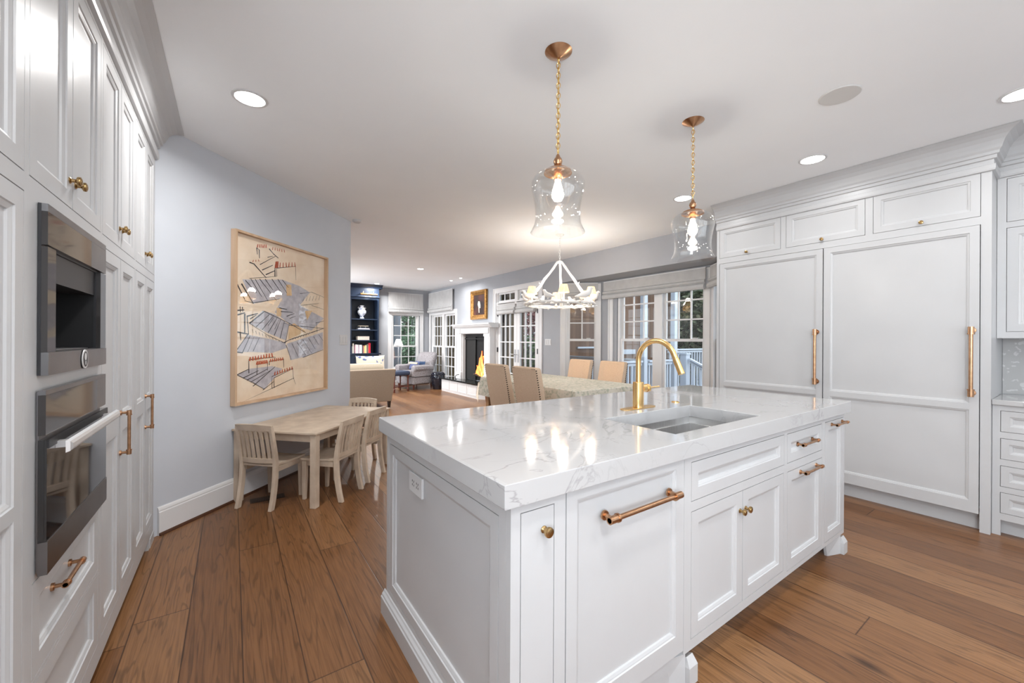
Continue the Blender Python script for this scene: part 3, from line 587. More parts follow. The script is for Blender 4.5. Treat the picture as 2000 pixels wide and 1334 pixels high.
mb = MB(); zb = fz(.097)
holes = [op['spice'], (op['dw'][0], op['dw'][1], -.01, ZT+.001)] + [op[k] for k in ('fd', 'sm', 'tr', 'na')] + [(op['d1'][0], op['d2'][1], op['d1'][2], op['d1'][3]), (op['dw'][1], IR, -.01, zb)]
cells(mb, PI_, IX, IR, 0, ZT, holes, -.021, 0)
sx0, sx1, sy0, sy1 = 1.44, 2.15, .935, 1.31
mb.box(IX+.0225, 1.42, IY+.0235, IB, 0.0, ZT-.001); mb.box(2.17, IR, IY+.0235, IB, zb, ZT-.001); mb.box(1.4205, 2.1695, IY+.0235, IB, zb, .60); mb.box(1.4205, 2.1695, 1.34, IB, .6005, ZT-.001); mb.box(1.4205, IR-.02, IY+.09, IB-.02, 0, zb-.0005)
cells(mb, PS, IY+.0215, IB, 0, ZT, [(.93, 1.868, .128, .815)], -.022, 0)
mb.build('island_frame', WHITE, r)
mb = MB(); mb.loops(PS, .933, 1.865, .131, .812, [(0, -.02), (0, 0), (.042, 0), (.044, -.004), (.048, -.0045), (.058, -.009), (.060, -.014), (.064, -.0145)]); sp = mb.build('side_panel', WHITE, r)
mb = MB(); pl = [(0, 0), (.020, 0), (.020, .078), (.016, .082), (.014, .090), (.007, .098), (.004, .105), (0, .108)]
mb.prism(PS, pl, IY-.012, IB+.02); mb.build('plinth_moulding', WHITE, r)
for (c, wd) in ((fx(1.46), .055), (IR-.028, .06), (IX+.03, .06)):
    f = MB(); x0, x1 = c-wd/2, c+wd/2; P = PI_
    f.hexa([(x0, IY-.018, 0), (x1, IY-.018, 0), (x1, IY+.06, 0), (x0, IY+.06, 0), (x0, IY-.018, .068), (x1, IY-.018, .068), (x1, IY+.06, .068), (x0, IY+.06, .068)])
    f.hexa([(x0, IY-.018, .068), (x1, IY-.018, .068), (x1, IY+.06, .068), (x0, IY+.06, .068), (x0+.008, IY-.0005, .10), (x1-.008, IY-.0005, .10), (x1-.008, IY+.0, .10), (x0+.008, IY+.0, .10)])
    if c > 1.2: f.hexa([(x0-.10, IY+.035, .0), (x0, IY-.0, 0), (x0, IY+.05, 0), (x0-.10, IY+.05, 0), (x0-.14, IY+.035, zb), (x0, IY-.0, zb), (x0, IY+.05, zb), (x0-.14, IY+.05, zb)])
    f.build('bracket_foot', WHITE, r, bevel=.002)
g = .0028
mb = MB(); h = op['spice']; mb.loops(PI_, h[0]+g, h[1]-g, h[2]+g, h[3]-g, [(0, -.02), (0, 0), (.001, 0)]); d = mb.build('spice_pullout', WHITE, r); knob(PI_, fx(.724)+.004, fz(.762), d, .0145, .03)
h = op['dw']; mb = MB(); hh = (fx(.857), fx(1.367), fz(.190), fz(.818)); cells(mb, PI_, h[0]+.0035, h[1]-.0035, h[2], ZT-.004, [hh], -.022, .001); mb.loops(PI_, *hh, [(0, .001), (.002, -.003), (.006, -.0035), (.014, -.007), (.016, -.012), (.02, -.0125)], back=False)
d = mb.build('dishwasher_panel', WHITE, r); pull(PI_, fx(1.148), fz(.742), .375, 'a', .038, .0085, d)
mb = MB(); mb.box(op['dw'][0], op['dw'][1], IY+.05, IY+.06, 0, .134); mb.build('toe_panel', WHITE, r)
door(PI_, *op['fd'], r, 'drawer_front', .045, g)
d1 = door(PI_, *op['d1'], r, 'cabinet_door'); d2 = door(PI_, *op['d2'], r, 'cabinet_door'); knob(PI_, fx(1.873)-.025, fz(.548), d1); knob(PI_, fx(1.873)+.025, fz(.548), d2)
d = door(PI_, *op['sm'], r, 'drawer_front', .045, g); pull(PI_, fx(2.59), fz(.748), .215, 'a', .03, .0062, d, o0=-.0125)
d = door(PI_, *op['tr'], r, 'waste_pullout', .048, g); pull(PI_, fx(2.60), fz(.602), .235, 'a', .03, .0062, d)
d = door(PI_, *op['na'], r, 'cabinet_door', .046, g); pull(PI_, fx(3.03), fz(.803), .19, 'a', .03, .0055, d)
mb = MB(); mb.pbox(PS, 1.490, 1.625, -.0142, -.004, .672, .752); o = mb.build('electrical_outlet', WPLASTIC, sp, bevel=.002)
for c in (1.535, 1.580):
    mb = MB()
    for (da, dz_) in ((-.008, .008), (.008, .008), (-.008, -.008), (.008, -.008)): mb.pbox(PS, c+da-.002, c+da+.002, -.004, -.0035, .712+dz_-.004, .712+dz_+.004)
    mb.lathe([(.0025, 0), (.0002, .0005)], PS(c, -.004, .712), (-1, 0, 0), 8)
    mb.build('socket_slots', BLACKM, o)
# countertop with sink hole
X0, X1, Y0, Y1 = .568, 3.142, .846, 1.915
mb = MB(); outer = [(X0, Y0), (X1, Y0), (X1, Y1), (X0, Y1)]; inn = [(sx0, sy0), (sx1, sy0), (sx1, sy1), (sx0, sy1)]
vs = [(x, y, z) for z in (ZT, .930) for q in (outer, inn) for x, y in q]; fs = []
for i in range(4):
    j = (i+1) % 4; fs += [(i, j, 4+j, 4+i), (8+i, 12+i, 12+j, 8+j), (i, 8+i, 8+j, j), (4+i, 4+j, 12+j, 12+i)]
mb.add(vs, fs); tag(mb.build('island_countertop', MARBLE, bevel=.0025), 'thick white quartz countertop with grey veins on the kitchen island', 'countertop')
r = thing('sink', 'rectangular undermount stainless steel sink set into the island countertop', 'sink', (1.795, 1.12, .62))
mb = MB(); e = .012; zt = ZT-.0015
L_ = lambda d, z: [(sx0-e+d, sy0-e+d, z), (sx1+e-d, sy0-e+d, z), (sx1+e-d, sy1+e-d, z), (sx0-e+d, sy1+e-d, z)]
mb.rings([L_(-.0, zt), L_(.001, zt-.035), L_(.014, zt-.036), L_(.016, .655), L_(.03, .645)], sm=False, cap0=False, cap1=True); mb.build('sink_basin', SINKM, r)
mb = MB(); mb.lathe([(.045, 0), (.043, .003), (.03, .001), (.0005, .0015)], (1.795, 1.2, .646), n=24); mb.build('sink_drain', SILVER, r)
# faucet
r = thing('faucet', 'brushed gold pull-down gooseneck faucet behind the island sink', 'faucet', (1.82, 1.41, .930))
mb = MB(); pts = [(1.82+sx*.102+math.cos(t)*.03, 1.41+math.sin(t)*.03) for sx, t0 in ((1, -90), (-1, 90)) for t in [math.radians(t0+k*22.5) for k in range(9)]]; mb.extr(pts, .930, .935); mb.build('base_plate', GOLD, r, bevel=.002)
mb = MB(); mb.lathe([(.029, .0055), (.029, .14), (.027, .1425), (.0146, .1428)], (1.82, 1.41, .930), n=32); mb.tube([(1.845, 1.41, 1.035), (1.885, 1.41, 1.035)], .021, 24); mb.build('faucet_body', GOLD, r)
mb = MB(); mb.tube([(1.8852, 1.41, 1.035), (1.905, 1.41, 1.035)], .023, 24); mb.tube([(1.905, 1.41, 1.036), (2.0, 1.405, 1.038)], [.0045, .0035], 10); mb.build('lever_handle', GOLD, r)
cy, cz, R_ = 1.298, 1.186, .112
pts = [(1.82, 1.41, 1.07), (1.82, 1.41, 1.12), (1.82, 1.41, cz)]+[(1.82, cy+R_*math.cos(t), cz+R_*math.sin(t)) for t in [math.radians(k) for k in range(10, 165, 10)]]
ex = pts[-1]; dr_ = Vector(pts[-1])-Vector(pts[-2]); dr_.normalize(); e1 = Vector(ex)+dr_*.015
mb = MB(); mb.tube(pts+[tuple(e1)], .0138, 20); mb.build('gooseneck_spout', GOLD, r)
mb = MB(); mb.tube([e1+dr_*.0005, e1+dr_*.003, e1+dr_*.085], [.0138, .0158, .0165], 20); mb.build('spray_head', GOLD, r)
mb = MB(); mb.lathe([(.024, 0), (.024, .003), (.019, .006), (.0005, .006)], (2.18, 1.42, .930), n=28); tag(mb.build('sink_air_switch', GOLD), 'small round gold air switch button on the island countertop right of the faucet', 'switch')
# ------------------------------------------------------------------ diagonal wall: art, switch, play table
r = thing('framed_artwork', 'large framed rooftop sketch in cream, lilac and rust on the pale blue diagonal wall', 'picture', PD(1.15, 0, .77))
a0, a1, z0, z1 = .566, 1.729, .762, 2.165
mb = MB(); mb.loops(PD, a0, a1, z0, z1, [(0, .002), (0, .048), (.018, .048), (.018, .030)], cap=False, back=False); mb.rings([[PD(a0+i, o, z0+i), PD(a1-i, o, z0+i), PD(a1-i, o, z1-i), PD(a0+i, o, z1-i)] for i, o in ((.018, .030), (.018, .002), (0, .002))], sm=False, cap0=False, cap1=False); mb.build('picture_frame', FRAMEW, r)
A0, A1, Z0, Z1 = a0+.0185, a1-.0185, z0+.0185, z1-.0185
ART = json.loads('''{"lil":[[[0.073,0.731],[0.464,0.776],[0.67,0.755],[0.801,0.722],[0.672,0.618],[0.465,0.651],[0.17,0.593]],[[0.136,0.472],[0.263,0.556],[0.385,0.54],[0.541,0.476],[0.508,0.367],[0.309,0.415]],[[0.017,0.298],[0.116,0.403],[0.31,0.379],[0.5,0.353],[0.517,0.315],[0.356,0.285],[0.165,0.296]],[[0.517,0.344],[0.985,0.431],[0.991,0.296],[0.712,0.245],[0.56,0.229]],[[0.465,0.651],[0.672,0.618],[1.001,0.539],[0.823,0.44],[0.55,0.477],[0.385,0.553]],[[0.031,0.165],[0.131,0.194],[0.357,0.199],[0.469,0.176],[0.282,0.055],[0.166,0.111]]],"pea":[[[0.541,0.467],[0.601,0.488],[0.747,0.433],[0.534,0.372]],[[0.505,0.748],[0.564,0.754],[0.574,0.678],[0.514,0.673]],[[0.736,0.582],[0.832,0.588],[0.765,0.514]],[[0.401,0.582],[0.457,0.585],[0.453,0.529],[0.404,0.527]]],"ink":[[0.0081,[[0.323,0.958],[0.367,0.933],[0.417,0.915]]],[0.0081,[[0.136,0.842],[0.175,0.839],[0.292,0.769]]],[0.0065,[[0.254,0.812],[0.359,0.858]]],[0.0049,[[0.306,0.901],[0.359,0.918]]],[0.0049,[[0.232,0.843],[0.39,0.923]]],[0.0081,[[0.291,0.788],[0.383,0.826]]],[0.0098,[[0.383,0.79],[0.383,0.845]]],[0.0049,[[0.402,0.792],[0.399,0.845],[0.615,0.889]]],[0.0033,[[0.615,0.889],[0.62,0.793]]],[0.0033,[[0.134,0.744],[0.399,0.79]]],[0.0081,[[0.2,0.942],[0.206,0.904]]],[0.0081,[[0.224,0.933],[0.227,0.884]]],[0.0049,[[0.2,0.942],[0.227,0.934]]],[0.0057,[[0.148,0.742],[0.251,0.643]]],[0.0057,[[0.187,0.746],[0.308,0.625]]],[0.0057,[[0.23,0.752],[0.4,0.632]]],[0.0057,[[0.284,0.758],[0.361,0.697]]],[0.0057,[[0.352,0.766],[0.464,0.678]]],[0.0057,[[0.415,0.773],[0.514,0.692]]],[0.0057,[[0.464,0.774],[0.53,0.731]]],[0.0057,[[0.1,0.728],[0.198,0.665]]],[0.0098,[[0.024,0.703],[0.094,0.614]]],[0.0098,[[0.067,0.703],[0.17,0.595]]],[0.0049,[[0.094,0.605],[0.17,0.598],[0.432,0.644]]],[0.0098,[[0.022,0.542],[0.088,0.55]]],[0.0081,[[0.055,0.565],[0.057,0.536]]],[0.0081,[[0.074,0.566],[0.077,0.541]]],[0.0098,[[0.035,0.518],[0.095,0.533]]],[0.013,[[0.095,0.525],[0.096,0.411]]],[0.0081,[[0.115,0.513],[0.13,0.408]]],[0.0098,[[0.017,0.418],[0.13,0.405]]],[0.0081,[[0.058,0.406],[0.062,0.369]]],[0.0049,[[0.016,0.509],[0.023,0.418]]],[0.0098,[[0.115,0.513],[0.213,0.535]]],[0.0098,[[0.139,0.472],[0.22,0.518],[0.278,0.552]]],[0.0081,[[0.143,0.498],[0.199,0.524]]],[0.0057,[[0.278,0.552],[0.541,0.486],[0.747,0.423]]],[0.0041,[[0.136,0.472],[0.309,0.402],[0.5,0.348]]],[0.0049,[[0.5,0.348],[0.541,0.476]]],[0.0057,[[0.199,0.452],[0.331,0.537]]],[0.0041,[[0.193,0.505],[0.273,0.548]]],[0.0057,[[0.257,0.435],[0.369,0.527]]],[0.0041,[[0.254,0.485],[0.324,0.534]]],[0.0057,[[0.317,0.418],[0.408,0.516]]],[0.0041,[[0.317,0.463],[0.375,0.519]]],[0.0057,[[0.379,0.4],[0.447,0.506]]],[0.0041,[[0.383,0.441],[0.428,0.504]]],[0.0057,[[0.442,0.381],[0.487,0.495]]],[0.0033,[[0.164,0.434],[0.171,0.413]]],[0.0033,[[0.195,0.426],[0.202,0.406]]],[0.0033,[[0.227,0.418],[0.234,0.4]]],[0.0033,[[0.259,0.41],[0.266,0.393]]],[0.0033,[[0.291,0.402],[0.299,0.386]]],[0.0033,[[0.325,0.393],[0.332,0.38]]],[0.0033,[[0.359,0.384],[0.366,0.373]]],[0.0033,[[0.393,0.376],[0.401,0.366]]],[0.0033,[[0.428,0.367],[0.436,0.358]]],[0.0033,[[0.464,0.358],[0.472,0.351]]],[0.0065,[[0.484,0.351],[0.551,0.372],[0.824,0.425],[0.995,0.46]]],[0.0049,[[0.541,0.472],[0.902,0.462],[1.001,0.46]]],[0.0049,[[0.882,0.498],[1.001,0.518]]],[0.0049,[[0.892,0.493],[0.903,0.431]]],[0.0033,[[0.822,0.628],[1.004,0.608]]],[0.0041,[[0.585,0.371],[0.602,0.387]]],[0.0041,[[0.616,0.377],[0.634,0.393]]],[0.0041,[[0.648,0.383],[0.666,0.399]]],[0.0041,[[0.681,0.389],[0.699,0.406]]],[0.0041,[[0.714,0.395],[0.732,0.412]]],[0.0041,[[0.747,0.401],[0.766,0.419]]],[0.0041,[[0.781,0.408],[0.8,0.425]]],[0.0098,[[0.017,0.3],[0.076,0.293]]],[0.0065,[[0.076,0.293],[0.143,0.395]]],[0.0049,[[0.172,0.301],[0.228,0.383]]],[0.0065,[[0.017,0.3],[0.123,0.403]]],[0.0033,[[0.123,0.297],[0.178,0.387]]],[0.0049,[[0.509,0.334],[0.569,0.234]]],[0.0049,[[0.577,0.344],[0.657,0.246]]],[0.0049,[[0.638,0.353],[0.749,0.259]]],[0.0049,[[0.71,0.371],[0.825,0.273]]],[0.0049,[[0.785,0.384],[0.874,0.303]]],[0.0049,[[0.853,0.395],[0.924,0.333]]],[0.0049,[[0.923,0.411],[0.986,0.365]]],[0.0049,[[0.712,0.243],[0.991,0.293]]],[0.0033,[[0.482,0.484],[0.55,0.477]]],[0.0081,[[0.433,0.584],[0.515,0.579]]],[0.0065,[[0.449,0.561],[0.583,0.562]]],[0.0065,[[0.515,0.532],[0.601,0.555]]],[0.0049,[[0.549,0.519],[0.619,0.537]]],[0.0033,[[0.708,0.65],[0.726,0.686]]],[0.0033,[[0.749,0.655],[0.767,0.691]]],[0.0033,[[0.79,0.66],[0.809,0.696]]],[0.0033,[[0.833,0.665],[0.852,0.702]]],[0.0033,[[0.876,0.67],[0.896,0.708]]],[0.0033,[[0.921,0.676],[0.941,0.713]]],[0.0033,[[0.681,0.618],[0.921,0.65]]],[0.0033,[[0.671,0.701],[0.821,0.727],[1.003,0.703]]],[0.0081,[[0.134,0.169],[0.133,0.243]]],[0.0065,[[0.133,0.25],[0.38,0.257]]],[0.0049,[[0.388,0.257],[0.388,0.234]]],[0.0065,[[0.208,0.154],[0.211,0.217],[0.311,0.226]]],[0.0049,[[0.311,0.226],[0.311,0.174]]],[0.0065,[[0.329,0.209],[0.329,0.231],[0.481,0.241],[0.485,0.185]]],[0.0065,[[0.381,0.056],[0.378,0.121]]],[0.0049,[[0.358,0.054],[0.357,0.131],[0.587,0.173],[0.596,0.103]]],[0.0049,[[0.378,0.121],[0.59,0.169]]],[0.0033,[[0.596,0.103],[0.623,0.058]]],[0.0065,[[0.031,0.165],[0.131,0.192]]],[0.0049,[[0.031,0.165],[0.173,0.106],[0.282,0.055]]],[0.0065,[[0.084,0.142],[0.223,0.178]]],[0.0065,[[0.118,0.127],[0.311,0.183]]],[0.0065,[[0.173,0.085],[0.388,0.193]]],[0.0049,[[0.152,0.112],[0.357,0.176]]],[0.0049,[[0.267,0.052],[0.381,0.098]]],[0.0049,[[0.085,-0.002],[0.358,0.054],[0.605,0.103]]]],"red":[[0.0098,[[0.206,0.948],[0.211,0.965]]],[0.0098,[[0.229,0.952],[0.23,0.968]]],[0.0098,[[0.252,0.956],[0.248,0.971]]],[0.0098,[[0.267,0.958],[0.271,0.975]]],[0.0098,[[0.29,0.962],[0.29,0.978]]],[0.0065,[[0.355,0.959],[0.36,0.976]]],[0.0065,[[0.382,0.961],[0.383,0.977]]],[0.0065,[[0.409,0.962],[0.406,0.978]]],[0.0065,[[0.428,0.963],[0.433,0.98]]],[0.0065,[[0.456,0.964],[0.456,0.981]]],[0.0065,[[0.485,0.966],[0.48,0.982]]],[0.0114,[[0.387,0.847],[0.392,0.884]]],[0.0114,[[0.398,0.849],[0.399,0.886]]],[0.0114,[[0.409,0.852],[0.405,0.888]]],[0.0114,[[0.411,0.853],[0.416,0.89]]],[0.0081,[[0.435,0.858],[0.44,0.886]]],[0.0081,[[0.47,0.863],[0.471,0.891]]],[0.0081,[[0.507,0.869],[0.503,0.897]]],[0.0081,[[0.534,0.874],[0.539,0.903]]],[0.0081,[[0.572,0.88],[0.572,0.909]]],[0.0081,[[0.61,0.886],[0.605,0.914]]],[0.013,[[0.141,0.245],[0.146,0.263]]],[0.013,[[0.169,0.246],[0.17,0.265]]],[0.013,[[0.197,0.248],[0.194,0.268]]],[0.013,[[0.218,0.251],[0.222,0.27]]],[0.013,[[0.247,0.253],[0.247,0.272]]],[0.013,[[0.277,0.255],[0.272,0.274]]],[0.013,[[0.299,0.257],[0.302,0.277]]],[0.013,[[0.329,0.259],[0.328,0.279]]],[0.013,[[0.36,0.261],[0.354,0.281]]],[0.0146,[[0.207,0.219],[0.212,0.233]]],[0.0146,[[0.228,0.22],[0.229,0.234]]],[0.0146,[[0.249,0.221],[0.246,0.235]]],[0.0146,[[0.263,0.222],[0.267,0.236]]],[0.0146,[[0.284,0.222],[0.284,0.237]]],[0.0146,[[0.306,0.223],[0.302,0.237]]],[0.0114,[[0.337,0.23],[0.343,0.244]]],[0.0114,[[0.362,0.231],[0.363,0.245]]],[0.0114,[[0.386,0.232],[0.382,0.246]]],[0.0114,[[0.402,0.233],[0.407,0.247]]],[0.0114,[[0.427,0.234],[0.427,0.248]]],[0.0114,[[0.452,0.234],[0.447,0.249]]],[0.0114,[[0.469,0.236],[0.472,0.25]]],[0.0114,[[0.385,0.142],[0.39,0.158]]],[0.0114,[[0.414,0.145],[0.415,0.161]]],[0.0114,[[0.443,0.148],[0.44,0.165]]],[0.0114,[[0.464,0.151],[0.469,0.168]]],[0.0114,[[0.495,0.155],[0.495,0.171]]],[0.0114,[[0.526,0.158],[0.52,0.175]]],[0.0114,[[0.547,0.161],[0.551,0.178]]],[0.0114,[[0.579,0.165],[0.578,0.182]]],[0.0049,[[0.164,0.85],[0.17,0.861]]],[0.0049,[[0.192,0.856],[0.193,0.866]]],[0.0049,[[0.22,0.862],[0.216,0.872]]]]}''')
mb = MB(); Q = lambda u, v, o: PD(A0+(A1-A0)*min(max(u, 0), 1), o, Z0+(Z1-Z0)*min(max(v, 0), 1))
mb.add([PD(A0, .010, Z0), PD(A1, .010, Z0), PD(A1, .010, Z1), PD(A0, .010, Z1)], [(0, 1, 2, 3)], 0)
for k, q in enumerate(ART['lil']): mb.add([Q(u, v, .0104+k*.0001) for u, v in q], [list(range(len(q)))], 1)
for k, q in enumerate(ART['pea']): mb.add([Q(u, v, .0112+k*.0001) for u, v in q], [list(range(len(q)))], 2)
def stroke(w, pts, mi, o):
    for p, q in zip(pts[:-1], pts[1:]):
        a = Vector((p[0]*1.13, p[1]*1.37)); b_ = Vector((q[0]*1.13, q[1]*1.37)); d = (b_-a)
        if d.length < 1e-4: continue
        n_ = Vector((-d.y, d.x)).normalized()*w*.62; e = d.normalized()*w*.3
        mb.add([Q(c.x/1.13, c.y/1.37, o) for c in (a-n_-e, b_-n_*.6+e, b_+n_*.6+e, a+n_-e)], [(0, 1, 2, 3)], mi)
for w, p in ART['ink']: stroke(w, p, 3, .0118)
for w, p in ART['red']: stroke(w*1.15, p, 4, .0121)
mb.build('artwork_sheet', [CANVASM, LILACP, PEACHP, INK, REDP], r)
mb = MB(); mb.add([PD(A0, .032, Z0), PD(A1, .032, Z0), PD(A1, .032, Z1), PD(A0, .032, Z1)], [(0, 1, 2, 3)]); mb.build('picture_glass', PICG, r)
def switch(P, a0, a1, z0, z1, label):
    r = thing('light_switch', label, 'light switch', P((a0+a1)/2, 0, z0)); mb = MB(); mb.pbox(P, a0, a1, .0005, .006, z0, z1); mb.build('switch_plate', WPLASTIC, r, bevel=.002)
    n = 3; w = (a1-a0)/n
    for i in range(n): mb = MB(); mb.pbox(P, a0+w*i+.009, a0+w*(i+1)-.009, .0062, .010, z0+.022, z1-.022); mb.build('rocker', WPLASTIC, r, bevel=.001)
switch(PD, 2.00, 2.155, 1.228, 1.345, 'white triple rocker switch on the diagonal wall right of the artwork')
switch(PW, 5.555, 5.725, 1.20, 1.315, 'white triple rocker switch between the french doors and the bay window')
r = thing('smoke_detector', 'small white ceiling sensor at the end of the diagonal wall', 'smoke detector', (1.20, 4.95, CEIL-.03)); mb = MB(); mb.lathe([(.0005, 0), (.035, .0), (.05, .012), (.05, .0295)], (1.20, 4.95, CEIL-.03), n=24); mb.build('detector_body', WPLASTIC, r)
mb = MB(); mb.box(.12, .36, 3.76, 3.86, .0005, .004)
for i in range(14): mb.box(.13+i*.016, .138+i*.016, 3.77, 3.85, .0042, .006)
tag(mb.build('floor_register', mat('dark_register', (.05, .03, .02), .4, .4)), 'dark metal floor register under the kids table', 'floor vent')
T = Matrix.Translation((.681, 4.039, 0)) @ Matrix.Rotation(math.pi/4, 4, 'Z')
r = thing('kids_table', 'low bleached wood kids play table against the pale blue wall', 'table', (.681, 4.039, 0), math.pi/4)
mb = MB(T); mb.box(-.595, .595, -.373, .373, .562, .580); mb.build('tabletop', KIDW, r, bevel=.004)
mb = MB(T)
for s_ in (-1, 1):
    mb.box(-.54, .54, s_*.325-.009, s_*.325+.009, .500, .5615); mb.box(s_*.55-.009, s_*.55+.009, -.30, .30, .5005, .561)
mb.build('apron', KIDW, r)
for sx in (-1, 1):
    for sy in (-1, 1): mb = MB(T); mb.box(sx*.56-.025, sx*.56+.025, sy*.338-.025, sy*.338+.025, 0, .5612); mb.build('leg', KIDW, r, bevel=.003)
def kid_chair():
    r = thing('kids_chair', '', 'chair')
    W2 = .155
    mb = MB(); R = []
    for y, w, dz in ((-.165, .135, 0), (-.16, .137, 0), (.0, .155, -.004), (.14, .168, 0), (.155, .160, -.003)):
        R.append([(-w, y, .318+dz), (-w*.3, y, .318), (w*.3, y, .318), (w, y, .318+dz), (w, y, .338+dz), (w*.35, y, .332+dz), (-w*.35, y, .332+dz), (-w, y, .338+dz)])
    mb.rings(R, sm=False); mb.build('seat', KIDW, r, bevel=.003)
    def yb(z): return -.155-.055*max(0, (z-.33)/.31)**1.4 if z > .33 else -.155-.045*((.33-z)/.33)**2
    for s_ in (-1, 1):
        mb = MB(); R = []
        for z in (0, .08, .16, .24, .33, .40, .48, .56, .628):
            y = yb(z); h = .021 if z < .35 else .021-.006*(z-.35)/.28; c = s_*(.145)
            R.append([(c-.014, y-h, z), (c+.014, y-h, z), (c+.014, y+h*.8, z), (c-.014, y+h*.8, z)])
        mb.rings(R, sm=False); mb.build('rear_leg', KIDW, r, bevel=.003)
        mb = MB(); c = s_*.145; mb.hexa([(c-.013, .112, 0), (c+.013, .112, 0), (c+.013, .138, 0), (c-.013, .138, 0), (c-.019, .102, .314), (c+.019, .102, .314), (c+.019, .140, .314), (c-.019, .140, .314)]); mb.build('front_leg', KIDW, r, bevel=.003)
    mb = MB()
    for s_ in (-1, 1): mb.box(s_*.14-.008, s_*.14+.008, -.13, .10, .275, .3135)
    mb.box(-.13, .13, .108, .124, .275, .3135); mb.build('seat_rail', KIDW, r)
    def rail(zc, h, nm, b):
        mb = MB(); R = []
        for i in range(9):
            x = -.131+.262*i/8 if b else -.158+.316*i/8; c = -.022*(1-(x/.16)**2); k = .010 if b == 0 else .009
            zz = zc+(.010*(1-(x/.16)**2) if not b else 0)
            R.append([(x, yb(zc-h)+c-k, zc-h), (x, yb(zc-h)+c+k, zc-h), (x, yb(zc+h)+c+k, zz+h), (x, yb(zc+h)+c-k, zz+h)])
        mb.rings(R, sm=False); mb.build(nm, KIDW, r, bevel=.002)
    rail(.622, .022, 'top_rail', 0); rail(.365, .019, 'lower_rail', 1)
    for i in range(6):
        x = -.105+.042*i; c = -.022*(1-(x/.16)**2); mb = MB()
        R = []
        for z in (.380, .44, .52, .604): R.append([(x-.012, yb(z)+c-.005, z), (x+.012, yb(z)+c-.005, z), (x+.012, yb(z)+c+.005, z), (x-.012, yb(z)+c+.005, z)])
        mb.rings(R, sm=False); mb.build('slat', KIDW, r)
    return r
k0 = kid_chair(); G = 'kids chairs around the play table'
spots = [((.284, 3.764), -45, 'slatted bleached kids chair at the left end of the play table, back to the camera'),
         ((.676, 3.644), 45, 'slatted kids chair beside the nearest table leg, facing the wall'),
         ((.973, 3.974), 45, 'slatted kids chair facing the wall, partly hidden by the island corner'),
         ((1.03, 4.39), 135, 'slatted kids chair at the far end of the play table, top rail showing')]
for i, (p, a, lb) in enumerate(spots):
    c = k0 if i == 0 else dup(k0); at(c, (*p, 0), math.radians(a)); c['label'] = lb; c['group'] = G

# ------------------------------------------------------------------ ceiling fixtures
CL = ['round recessed ceiling light above the artwork wall, left part of the ceiling', 'round recessed ceiling light in front of the wide refrigerator door', 'round recessed ceiling light behind the right pendant chain', 'round recessed ceiling light before the navy bookcase', 'round recessed ceiling light mid living room, right of the bookcase', 'tiny recessed spotlight over the fireplace, the right one of two', 'tiny recessed spotlight over the fireplace, the left one of two', 'round recessed ceiling light at the right edge of the photo']
for i, (x, y, rad) in enumerate(CANS+[(a, b, .075) for a, b in HID]):
    lb = CL[i] if i < len(CL) else 'round recessed ceiling light out of the frame, around x %s metres' % {8: 'zero'}.get(i, 'other')
    if i >= len(CL): lb = ['recessed ceiling light over the near end of the left cabinets', 'recessed ceiling light behind the camera, middle', 'recessed ceiling light behind the camera, left', 'recessed ceiling light behind the camera, right of middle', 'recessed ceiling light behind the camera, far right', 'recessed ceiling light over the hidden left side of the sofa', 'recessed ceiling light in the hidden left corner before the bookcase', 'recessed ceiling light straight over the near side of the island'][i-len(CL)]
    r = thing('recessed_light', lb, 'ceiling light', (x, y, CEIL-.006), 0, 'recessed ceiling lights')
    mb = MB(); mb.lathe([(rad*1.22, .0055), (rad*1.2, .001), (rad*1.02, .0), (rad, .003), (rad, .0055)], (x, y, CEIL-.006), n=32, cap=False); mb.build('trim_ring', WPLASTIC, r)
    mb = MB(); mb.lathe([(rad*.99, 0), (.0005, 0)], (x, y, CEIL-.0025), n=32, cap=False); mb.build('light_lens', LAMPW, r)
    lo_ = area_lamp('can_lamp', (x, y, CEIL-.012), rad*2, CAN_W*(.3 if x > 1 and y < .5 else .24 if 3.5 < x < 4 else 2.6 if y > 5 and rad > .05 else 1 if rad > .05 else .45), spread=165); lo_.parent = None
mb = MB(); mb.lathe([(.0005, 0), (.093, .0), (.097, .003), (.097, .0055)], (2.83, .82, CEIL-.006), n=40); tag(mb.build('ceiling_speaker', mat('speaker_grille', (.62, .62, .615), .8)), 'round flat white ceiling speaker grille', 'speaker')
def chain(mb, x, y, z0, z1, L=.032, w=.010, r=.0021, wav=0):
    n = max(1, round((z1-z0)/(L*.78))); st = (z1-z0)/n; Lh = st*.64
    for i in range(n):
        c = z0+st*(i+.5); a = (i % 2)*math.pi/2+.5; u = Vector((math.cos(a), math.sin(a), 0))
        mb.tube([Vector((x, y, c))+u*w*math.cos(t)+Vector((0, 0, Lh*math.sin(t))) for t in [k*math.pi/5 for k in range(10)]], r, 6, closed=True)
